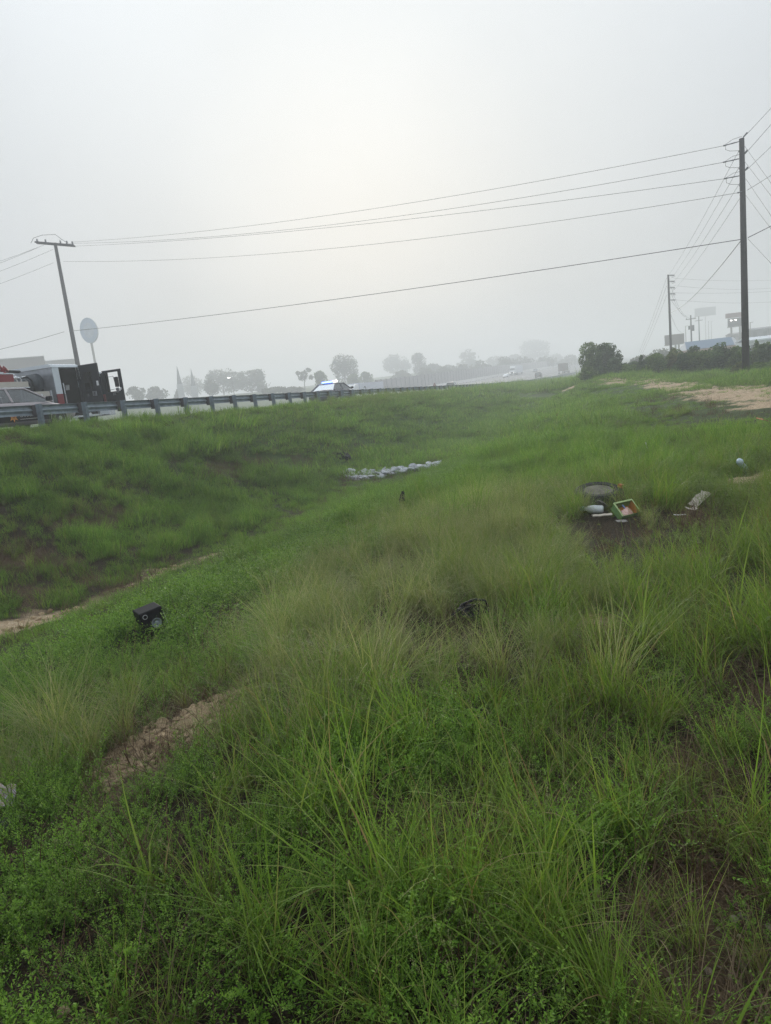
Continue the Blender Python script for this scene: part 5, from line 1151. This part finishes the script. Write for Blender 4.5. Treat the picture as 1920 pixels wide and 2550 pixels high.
CLEAR = [(*gp(px, py), r) for (px, py, r) in [(1492, 1262, .40), (1495, 1288, .26), (1545, 1300, .24), (1470, 1295, .2), (1710, 1240, .22), (1735, 1285, .28), (1700, 1310, .2), (345, 1600, .17), (385, 1608, .17), (1850, 1200, .3), (1005, 1290, .2), (10, 2075, .10), (1175, 1570, .13), (858, 1155, .45)]]
def choose(s, D, p, seed):
    k = np.random.default_rng(seed).random(len(s)) < p
    return s[k], D[k]
def jitter(n, seed, a=.75, b=1.25): return a + (b - a) * np.random.default_rng(seed).random(n)
def mk(name, label, coll, nk, dens, z0, z1, key, seed, scale, bare_k=1.0, br_k=.6, tilt=.16, drybase=0., thr=None, tint=None, mx=.16):
    s, D = area_pts(dens, z0, z1, seed, mx); f = fields(s, D)
    p = f[key] * (1 - bare_k * f['bare']) * (1 - br_k * f['br'])
    k = np.random.default_rng(seed + 1).random(len(s)) < p; s = s[k]; D = D[k]
    n1, n2, n3, n4 = [q[k] for q in f['n']]; br = f['br'][k]; y = f['y'][k]
    rj = np.random.default_rng(seed + 2)
    sc = scale * (.7 + .6 * rj.random(len(s))) * (.6 + .8 * n3) * (1 - .35 * br) * f['low'][k]
    if key == 'short': sc = sc * np.clip(-.25 + 1.3 * n2 + 1.3 * n3, .35, 1.75)
    ti = .5 + (n1 - .5) * 1.6 + (n3 - .5) * .8 + (rj.random(len(s)) - .5) * .5
    dr = np.clip(drybase + br * .5 + (n4 - .62) * 1.1 + (rj.random(len(s)) - .8) * .4, 0, .9)
    if key == 'leaf': dr = np.clip(dr + .45 * sm(.6, -1.0, D) * sm(3.0, 4.5, y), 0, .85)
    return scatter(name, label, coll, nk, s, D, sc, ti, dr, tilt, seed=seed + 3)
GRASS = True
if GRASS:
    mk('long_grass', 'long arching yellow-green grass tufts in the foreground', K_long, 7, 34, .9, 6.0, 'long', 1000, .86)
    mk('long_grass', 'long grass tufts beyond the foreground', K_long, 7, 16, 6.0, 16, 'long', 1010, 1.0)
    mk('broad_grass', 'scattered wide-bladed grass in the foreground', K_broad, 3, 5, .9, 9, 'long', 1020, 1.0)
    mk('wispy_grass', 'fine wispy grass leaning over on the crest of the bank', K_wisp, 5, 34, 2.5, 13, 'wisp', 1030, .9, drybase=.03)
    mk('leafy_weeds', 'bushy small-leaved green weeds near the camera', K_leaf, 6, 50, .9, 6.0, 'leaf', 1040, .85, bare_k=.8, br_k=.35)
    mk('leafy_weeds', 'carpet of bushy small-leaved weeds on the ditch side', K_leafm, 4, 30, 6.0, 26, 'leaf', 1050, 1.05)
    mk('short_grass', 'short lush grass on the bank and field', K_short, 6, 36, 5.5, 24, 'short', 1060, 1.1, br_k=.6)
    mk('field_grass', 'grass covering the farther field and bank', K_far, 4, 7.5, 22, 60, 'short', 1070, 1.0, bare_k=.82, br_k=.45, mx=.10)
    mk('field_grass', 'grass covering the farthest part of the field', K_far, 4, 1.6, 60, 125, 'short', 1080, 1.5, br_k=.6, mx=.06)
    mk('seeding_grass', 'thin grass stalks with pale seed heads standing among the tufts', K_seed, 3, 4, 1.5, 10, 'long', 1082, 1.0, drybase=.3)
    mk('seeding_grass', 'thin pale seeding stalks on the crest of the bank', K_seed, 3, 10, 2.5, 13, 'wisp', 1086, .95, drybase=.3)
    # sparse dead stalks on brown and bare soil, and thin everywhere near
    s, D = area_pts(60, .9, 5.5, 1090); f = fields(s, D); s, D = choose(s, D, np.clip(.45 + .8 * f['br'] - .5 * f['bare'], 0, 1), 1)
    scatter('dead_grass', 'brown dead grass litter lying on the soil near the camera', K_dead, 4, s, D, jitter(len(s), 3, .6, 1.3), jitter(len(s), 4, 0, 1), jitter(len(s), 5, 0, .6), .2, seed=8)
    s, D = area_pts(22, 5.5, 34, 1100); f = fields(s, D); s, D = choose(s, D, np.clip(.10 + 1.0 * f['br'] - .5 * f['bare'], 0, 1), 2)
    scatter('dead_grass', 'brown dead grass on the patches of the far bank', K_dead, 4, s, D, jitter(len(s), 3, .9, 1.9), jitter(len(s), 4, 0, 1), jitter(len(s), 5, 0, .8), .2, seed=9)
    # taller rank grass: along the guardrail, the hump before the second patrol car, and tufts on the bank
    r = np.random.default_rng(77); S = []; Dq = []; sc = []
    n = 900; S.append(r.uniform(8, 120, n)); Dq.append(np.where(S[-1] < 42, r.normal(15.5, .5, n), r.normal(16.2, .45, n))); sc.append(np.where(S[-1] < 42, r.uniform(.22, .42, n), r.uniform(.5, .95, n)))
    n = 420; c = gp(960, 1000); S.append(r.normal(46, 5.5, n)); Dq.append(r.normal(15.2, .7, n)); sc.append(r.uniform(.9, 1.6, n))
    for (px, py, m, q) in [(190, 1280, 12, 1.1), (50, 1390, 9, .9), (120, 1310, 6, 1.0), (520, 1310, 10, .9), (240, 1215, 8, 1.0), (950, 1180, 8, .8), (870, 1185, 8, .8), (330, 1260, 10, .8), (1200, 1230, 14, .8), (1120, 1290, 14, .8), (470, 1710, 10, .55), (400, 1740, 9, .6), (1360, 1000, 10, .9), (1690, 1030, 12, .9), (1540, 1160, 30, .6), (1480, 1205, 20, .55), (1590, 1195, 12, .5), (560, 1690, 8, .6)]:
        a, b = gp(px, py); S.append(r.normal(a, .16 + .008 * a, m)); Dq.append(r.normal(b, .16 + .008 * a, m)); sc.append(r.uniform(.7, 1.15, m) * q)
    for _ in range(150):
        a, b = r.uniform(4, 46), r.uniform(9.4, 16); m = int(r.integers(2, 7)); S.append(r.normal(a, .18, m)); Dq.append(r.normal(b, .18, m)); sc.append(r.uniform(.35, .8, m))
    S = np.concatenate(S); Dq = np.concatenate(Dq); sc = np.concatenate(sc)
    ok = Dq < np.where(S < 42, 16.2, 16.7)
    scatter('tall_grass', 'taller grass clumps on the bank and along the guardrail', K_long, 7, S[ok], Dq[ok], sc[ok], .35 + .5 * r.random(ok.sum()), r.random(ok.sum()) * .15, .12, seed=12)

# ------------------------------------------------------------------ stones, clods and litter
def rock_mesh(seed, sub=2, flat=.7, amp=.35):
    bm = bmesh.new(); bmesh.ops.create_icosphere(bm, subdivisions=sub, radius=1.0); r = random.Random(seed); off = [Vector((r.uniform(-1, 1), r.uniform(-1, 1), r.uniform(-1, 1))).normalized() for _ in range(9)]; dd = [r.uniform(.55, .9) for _ in off]
    for v in bm.verts:
        n = v.co.normalized(); k = 1.0
        for o, d in zip(off, dd):
            q = n.dot(o)
            if q > d: k = min(k, d / q)
        v.co = n * k * (1 + amp * .12 * r.uniform(-1, 1)); v.co.z *= flat
    me = bpy.data.meshes.new('rock'); bm.to_mesh(me); bm.free(); return me
m_rock = M('pale_limestone', (.37, .39, .42), .85, var=.35, scale=1.6, bump=.5); m_clod = M('sandy_clod', (.66, .51, .32), .95, scale=5, bump=.8, col2=(.26, .17, .10)); m_stone = M('grey_stone', (.17, .14, .105), .9, var=.25, scale=5, bump=.4)
rmeshes = [rock_mesh(i) for i in range(7)]
for me in rmeshes: me.materials.append(m_rock)
a0 = Vector(gp(838, 1183)); a1 = Vector(gp(1098, 1160))
mid_ = (a0 + a1) / 2; rp = thing('riprap', 'bed of pale grey broken rocks lying in the ditch', 'rocks', W(mid_.x, mid_.y, float(terrain(np.array([mid_.x]), np.array([mid_.y]))[0])))
rr = random.Random(4)
dirv = (a1 - a0); Lr = dirv.length; dirv.normalize(); perp = Vector((-dirv.y, dirv.x))
for k in range(270):
    u = rr.random(); wv = rr.uniform(-1, 1); q = a0 + dirv * (u * Lr) + perp * wv * (.75 + .35 * math.sin(u * 3.1))
    if u < .10 and abs(wv) > .5: continue
    sz = rr.uniform(.06, .19) * (1.15 if u > .6 else .95); z = float(terrain(np.array([q.x]), np.array([q.y]))[0]) + sz * rr.uniform(.1, .5) + (.09 if rr.random() < .25 else .02)
    o = link_mesh('rock', rr.choice(rmeshes), None, rp, W(q.x, q.y, z) - rp.location, (rr.uniform(-.5, .5), rr.uniform(-.5, .5), rr.uniform(0, 6.28))); o.scale = (sz * rr.uniform(.8, 1.4), sz * rr.uniform(.8, 1.2), sz * rr.uniform(.5, .8))
def clod_mesh(seed):
    bm = bmesh.new(); bmesh.ops.create_icosphere(bm, subdivisions=2, radius=1.0); r = random.Random(seed); ox = r.uniform(0, 50)
    for v in bm.verts:
        n = v.co.normalized(); k = .55 + .75 * float(fbm(np.array([n.x * 1.4 + ox]), np.array([n.y * 1.4 + n.z * 1.9 + ox]), seed, 3)[0]) + r.uniform(-.10, .10); v.co = n * k; v.co.z *= .7
    me = bpy.data.meshes.new('clod'); bm.to_mesh(me); bm.free(); return me
cmeshes = [clod_mesh(40 + i) for i in range(7)]
for me in cmeshes: me.materials.append(m_clod)
smeshes = [rock_mesh(60 + i, 1, .7, .8) for i in range(4)]
for me in smeshes: me.materials.append(m_stone)
def clods(name, label, cat, spots, n, size, meshes, part, seed, spread):
    c = ground(*spots[0]); t = thing(name, label, cat, c); r = random.Random(seed)
    for k in range(n):
        s0, d0 = gp(*r.choice(spots)); s0 += r.gauss(0, spread); d0 += r.gauss(0, spread * .55); sz = size * r.uniform(.35, 1.15)
        z = float(terrain(np.array([s0]), np.array([d0]))[0]) + sz * .35
        o = link_mesh(part, r.choice(meshes), None, t, W(s0, d0, z) - c, (r.uniform(-.6, .6), r.uniform(-.6, .6), r.uniform(0, 6.28))); o.scale = (sz, sz * r.uniform(.7, 1.1), sz * r.uniform(.6, 1))
    return t
clods('dirt_mound', 'mound of crumbly sandy clods on the crest of the bank', 'dirt mound', [(520, 1785), (560, 1765), (470, 1815), (430, 1840), (500, 1800), (540, 1775)], 300, .036, cmeshes, 'clod', 1, .12)
clods('dirt_mound', 'scatter of small sandy clods left of the larger mound', 'dirt mound', [(350, 1850), (330, 1880), (390, 1845), (340, 1910)], 130, .028, cmeshes, 'clod', 2, .11)
clods('dirt_mound', 'small sandy clod heap amid the grass right of centre', 'dirt mound', [(1485, 1548), (1515, 1562)], 50, .035, cmeshes, 'clod', 3, .09)
clods('ditch_stones', 'stones and clods along the eroded ditch bed at the left', 'stones', [(40, 1560), (120, 1540), (180, 1525), (330, 1465), (400, 1430), (440, 1415), (530, 1385), (780, 1310)], 120, .05, cmeshes, 'clod', 4, .26)
clods('soil_stones', 'loose pale stones on the bare soil at the bottom right', 'stones', [(1750, 2420), (1800, 2480), (1820, 2300), (1730, 2000), (1890, 2350)], 18, .016, smeshes, 'stone', 5, .10)
o = link_mesh('fallen_leaf_rock', cmeshes[1], None, None, ground(160, 2530, .01)); o.scale = (.022, .018, .016); tag(o, 'small pale stone at the bottom left edge', 'stone'); o.name = 'pebble'
o = link_mesh('pebble', cmeshes[2], None, None, ground(412, 1855, .02)); o.scale = (.075, .05, .06); o.rotation_euler = (.2, .5, .6); tag(o, 'pale yellowish stone sitting alone in front of the sandy mound', 'stone')

# loudspeaker cabinet lying in the weeds
m_spk = M('speaker_vinyl', (.008, .008, .010), .6, var=.3, scale=20, bump=.1, spec=.12); m_cone = M('speaker_cone', (.24, .27, .32), .5, var=.15, scale=10); m_ring = M('speaker_ring', (.35, .35, .36), .4, .3)
G = ground(385, 1583)
sp = thing('loudspeaker', 'black loudspeaker cabinet lying tilted in the green weeds', 'speaker', G + Vector((0, 0, .11)))
# box axes: front face towards the camera and left, long side to the right and away
sp.rotation_euler = (math.radians(-3), math.radians(-8), math.radians(33))
SX, SY, SZ = .24, .30, .235
MB().b2((-SX / 2, -SY / 2, -.03), (SX / 2, SY / 2, -.03 + SZ)).build('cabinet', m_spk, sp, bevel=.012)
fy = -SY / 2 - .001
def tor(mbx, c, R, r, ax='y', n=24):
    pts = [(c[0] + R * math.cos(a), c[1], c[2] + R * math.sin(a)) for a in np.linspace(0, 2 * math.pi, n + 1)]
    return mbx.tube(pts, r, 6, caps=False)
tor(MB(), (-.070, fy - .003, .155), .022, .004).build('port_ring', m_ring, sp)
wf = MB(); wf.loft([[(.02 + R * math.cos(a), y, .055 + R * math.sin(a)) for a in np.linspace(0, 2 * math.pi, 24, endpoint=False)] for R, y in ((.052, fy - .004), (.048, fy - .008), (.042, fy - .003), (.024, fy + .0), (.022, fy - .005), (.010, fy - .010), (.002, fy - .011))]); wf.build('woofer', m_cone, sp, smooth=True)
tor(MB(), (.02, fy - .004, .055), .055, .005).build('woofer_ring', m_black, sp)
MB().cyl((SX / 2 + .001, -.02, .12), (SX / 2 + .004, -.02, .12), .03, 16).build('side_port', m_black, sp)
MB().tube([(SX / 2 + .004, .02, .18), (SX / 2 + .03, .04, .1), (SX / 2 + .03, .0, .02), (SX / 2 + .02, -.06, -.02)], .004, 6).build('loose_cable', M('grey_cable', (.3, .31, .3), .6), sp)
# litter pile: tyre, printed box, bottle, cloth, board
G = ground(1492, 1262)
ty = thing('tyre', 'old black tyre lying flat in the grass behind the printed box', 'tyre', G + Vector((0, 0, .17)), 0, rot=(math.radians(11), math.radians(-4), .3))
R0_, w_ = .33, .20; n = 40
profl = [(.20, -.08), (.21, -.095), (.29, -.10), (.325, -.075), (.335, -.03), (.335, .03), (.325, .075), (.29, .10), (.21, .095), (.20, .08), (.225, .05), (.225, -.05)]
MB().loft([[(r_ * math.cos(a), r_ * math.sin(a), z_) for (r_, z_) in profl] for a in np.linspace(0, 2 * math.pi, n, endpoint=False)] + [[(r_, 0, z_) for (r_, z_) in profl]], caps=False).build('carcass', M('old_rubber', (.022, .022, .025), .75, var=.4, scale=10, bump=.2, spec=.15), ty)
tg = MB()
for k in range(36):
    a = 2 * math.pi * k / 36; tg.box((.337 * math.cos(a), .337 * math.sin(a), 0), (.012, .03, .13), (0, 0, a))
tg.build('tread', m_tyre, ty)
MB().loft([[(r_ * math.cos(a), r_ * math.sin(a), z_) for a in np.linspace(0, 2 * math.pi, 30, endpoint=False)] for r_, z_ in ((.205, .082), (.16, .06), (.02, .058))]).build('dusty_filling', M('dust_fill', (.13, .12, .10), .9, var=.4, scale=9), ty)
MB().box((.30, -.10, .1), (.10, .05, .06), (.2, .3, .5)).build('orange_scrap', M('orange_plastic', (.45, .13, .06), .5), ty)
G = ground(1555, 1285)
m_green = M('box_green', (.14, .27, .09), .55, var=.15, scale=14); m_orange = M('box_orange', (.55, .22, .05), .6, var=.1, scale=10)
bx_ = thing('printed_box', 'open green and orange printed cardboard box with wrapped goods inside', 'box', G + Vector((0, 0, .03)), 0, rot=(math.radians(40), math.radians(-3), math.radians(14)))
BW, BH, BD = .26, .22, .12
for nm, a, b, mt in [('back', (-BW / 2, -BH / 2, -.004), (BW / 2, BH / 2, 0), m_orange), ('side', (-BW / 2 - .004, -BH / 2, 0), (-BW / 2, BH / 2, BD), m_green), ('side', (BW / 2, -BH / 2, 0), (BW / 2 + .004, BH / 2, BD), m_orange), ('rim_top', (-BW / 2 - .004, BH / 2, 0), (BW / 2 + .004, BH / 2 + .004, BD), m_green), ('rim_bottom', (-BW / 2, -BH / 2 - .004, 0), (BW / 2, -BH / 2, BD), m_green)]:
    MB().b2(a, b).build(nm, mt, bx_)
for a, b in [((-BW / 2 - .012, -BH / 2 - .006, BD), (-BW / 2 + .012, BH / 2 + .012, BD + .003)), ((-BW / 2, BH / 2 - .012, BD), (BW / 2 + .012, BH / 2 + .012, BD + .004)), ((BW / 2 - .004, -BH / 2, BD), (BW / 2 + .012, BH / 2 - .012, BD + .003))]: MB().b2(a, b).build('rim_strip', M('box_green_pale', (.30, .40, .17), .55, var=.1), bx_)
wrap = rock_mesh(91, 3, .8, .8); wrap.materials.append(M('printed_wrap', (.62, .60, .60), .35, var=.3, scale=18, col2=(.55, .16, .08)))
o = link_mesh('wrapped_goods', wrap, None, bx_, (0, -.03, .05), (.2, .1, .3)); o.scale = (.105, .075, .055)
MB().box((.0, .05, .075), (.02, .08, .01), (.3, .2, .4)).build('wrap_strip', M('wrap_blue', (.20, .28, .50), .4), bx_)
G = ground(1475, 1278)
bt = thing('plastic_bottle', 'white plastic bottle with a blue cap in front of the tyre', 'bottle', G + Vector((0, 0, .055)), 0, rot=(0, math.radians(4), math.radians(-25)))
MB().tube([(-.10, 0, 0), (-.07, 0, 0), (-.055, 0, 0), (.02, 0, 0), (.13, 0, 0), (.15, 0, 0)], [.028, .030, .045, .058, .058, .04], 16).build('bottle_body', M('milky_plastic', (.62, .66, .70), .4, var=.06), bt, smooth=True)
MB().cyl((-.155, 0, 0), (-.098, 0, 0), .034, 16).build('cap', M('cap_blue', (.22, .45, .70), .4, var=.05), bt)
cm = rock_mesh(93, 3, .7, 1.6); cm.materials.append(M('grey_cloth', (.11, .10, .095), .9, var=.35, scale=14, bump=.5))
o = link_mesh('crumpled_cloth', cm, None, None, ground(1500, 1272, .10), (.3, .4, .5)); o.scale = (.115, .075, .065); tag(o, 'crumpled dark grey cloth lying over the white bottle', 'cloth')
def scrap(name, label, cat, px, py, wd, ln, mat, rot=(0, 0, 0), lift=.03, bend=.15, seed=0, th=.004):
    r = random.Random(seed); nx, ny = 7, 5; vs = []
    for i in range(nx):
        for j in range(ny):
            x = (i / (nx - 1) - .5) * ln * (1 + .1 * r.uniform(-1, 1)); y = (j / (ny - 1) - .5) * wd * (1 + .25 * r.uniform(-1, 1)); vs.append((x, y, bend * ln * math.sin(i * .9 + seed) * .25 + r.uniform(-.06, .06) * wd))
    fs = [(i * ny + j, i * ny + j + 1, (i + 1) * ny + j + 1, (i + 1) * ny + j) for i in range(nx - 1) for j in range(ny - 1)]
    o = MB().add(vs, fs).build(name, mat, None, ground(px, py, lift), rot); m = o.modifiers.new('thick', 'SOLIDIFY'); m.thickness = th
    return tag(o, label, cat)
m_pap = M('weathered_card', (.46, .42, .36), .85, var=.25, scale=12); m_wplas = M('white_scrap', (.62, .62, .60), .6, var=.15, scale=10)
scrap('board_scrap', 'pale wooden strip lying in front of the bottle', 'litter', 1500, 1297, .06, .24, m_pap, (.1, 0, -.2), .07, .05, 3, .012)
scrap('grey_plate', 'flat grey scrap below the printed box', 'litter', 1548, 1305, .07, .14, M('dull_grey_card', (.22, .21, .2), .8, var=.2), (.2, .1, .1), .04, .05, 4)
scrap('paper_scrap', 'crumpled white paper standing in the grass behind the tyre', 'litter', 1438, 1212, .07, .14, m_wplas, (.4, 1.1, .3), .12, .4, 5)
scrap('brown_scrap', 'small brown torn scrap left of the tyre', 'litter', 1404, 1243, .08, .13, M('brown_scrap', (.20, .12, .08), .8, var=.3), (.6, .3, .4), .10, .4, 6)
scrap('torn_card', 'torn beige cardboard leaning in the weeds right of the tyre', 'litter', 1742, 1262, .12, .34, m_pap, (.5, -.45, .55), .10, .3, 7)
scrap('torn_card', 'small torn card piece at the foot of the beige cardboard', 'litter', 1722, 1278, .08, .14, m_pap, (.2, .1, .2), .06, .3, 8)
scrap('white_scrap', 'narrow white scrap lying on the brown soil right of the tyre', 'litter', 1693, 1292, .03, .14, m_wplas, (.1, .1, -.1), .05, .1, 9)
scrap('white_scrap', 'tiny white scrap upright in the field beyond the tyre', 'litter', 1612, 1137, .05, .28, m_wplas, (.2, 1.4, .3), .18, .1, 10)
scrap('orange_scrap', 'orange scrap in the weeds at the right edge', 'litter', 1903, 1068, .2, .35, MATS['orange_plastic'], (.2, .2, .3), .2, .2, 13)
G = ground(1703, 1232); lp = [(.17 * math.cos(a), .05 * math.sin(a), .035 * math.sin(a)) for a in np.linspace(0, 2 * math.pi, 25)]
o = MB().tube([Vector(p) for p in lp], .010, 6, caps=False).build('plastic_hoop', m_pap, None, G + Vector((0, 0, .10)), (.5, -.35, .45)); tag(o, 'pale oval plastic hoop lying in the weeds right of the tyre', 'litter')
G = ground(1850, 1182)
b2_ = thing('water_bottle', 'crushed clear bluish water bottle near the right edge', 'bottle', G + Vector((0, 0, .14)), 0, rot=(math.radians(15), math.radians(48), .5))
MB().tube([(-.16, 0, 0), (-.12, .0, 0), (-.05, .01, 0), (.05, -.01, 0), (.12, 0, 0), (.15, 0, 0)], [.035, .055, .05, .055, .045, .022], 12).build('bottle_body', M('pale_blue_plastic', (.45, .56, .66), .25, var=.2, scale=12), b2_, smooth=True); MB().cyl((.15, 0, 0), (.18, 0, 0), .026, 10).build('cap', m_wplas, b2_)
# foil wrapper at the left edge
G = ground(8, 2045)
m_foil = M('printed_foil', (.34, .34, .40), .3, .5, var=.4, scale=45, col2=(.30, .20, .12))
fo = scrap('snack_wrapper', 'shiny printed foil wrapper at the left edge', 'wrapper', 10, 2040, .12, .15, m_foil, (.75, .05, .25), .12, .25, 21)
fo2 = scrap('black_pouch', 'black folded pouch under the foil wrapper at the left edge', 'litter', 5, 2075, .10, .16, m_black, (.2, .1, .2), .05, .3, 22, .02)
# dark things in the grass
for (nm, lab, cat, px, py, scl, rt, sd0, lift) in [('black_bag', 'black rubbish bag slumped on the far bank above the pale rocks', 'bag', 856, 1146, (.34, .26, .24), (.1, .1, .4), 95, .14), ('black_flap', 'upright black rubber flap standing in the green grass', 'litter', 1004, 1272, (.055, .03, .17), (.1, .2, .3), 96, .22), ('black_debris', 'black tangled car debris half buried in the long grass', 'car part', 1178, 1545, (.13, .09, .075), (.3, .2, .7), 97, .07), ('black_lump', 'small black lump beside the loudspeaker', 'litter', 335, 1590, (.06, .03, .03), (0, 0, .3), 98, .06), ('dark_lump', 'dark plastic lump in the weeds near the right edge', 'litter', 1885, 1130, (.14, .10, .12), (0, .2, .3), 99, .10)]:
    me = rock_mesh(sd0, 3, .95, 2.2); me.materials.append(M('black_plastic', (.010, .010, .012), .5, var=.3, scale=12, bump=.3, spec=.15))
    o = link_mesh(nm, me, None, None, ground(px, py, lift), rt); o.scale = scl; tag(o, lab, cat)
G = ground(1175, 1548); o = MB().tube([Vector(p) for p in ((-.15, 0, .08), (-.05, .03, .14), (.04, 0, .17), (.12, -.02, .15), (.14, -.04, .08), (.08, -.05, .05))], .011, 6).build('bent_trim', m_black, None, G, (0, 0, .3)); tag(o, 'bent black trim strip over the half-buried car debris', 'car part')

# ------------------------------------------------------------------ fog
hz = MB().b2((-760, -140, -60), (860, 1500, 36)).build('haze', None); hz['kind'] = 'stuff'; hz['label'] = 'morning fog lying over the field and highway'
mh = bpy.data.materials.new('fog'); t = nodes(mh); t.nodes.clear(); oo = t.nodes.new('ShaderNodeOutputMaterial'); pv = t.nodes.new('ShaderNodeVolumePrincipled')
pv.inputs['Color'].default_value = (.92, .95, .985, 1); pv.inputs['Density'].default_value = .0030; pv.inputs['Anisotropy'].default_value = .25
t.links.new(pv.outputs[0], oo.inputs['Volume']); hz.data.materials.append(mh)
hz.display_type = 'WIRE'
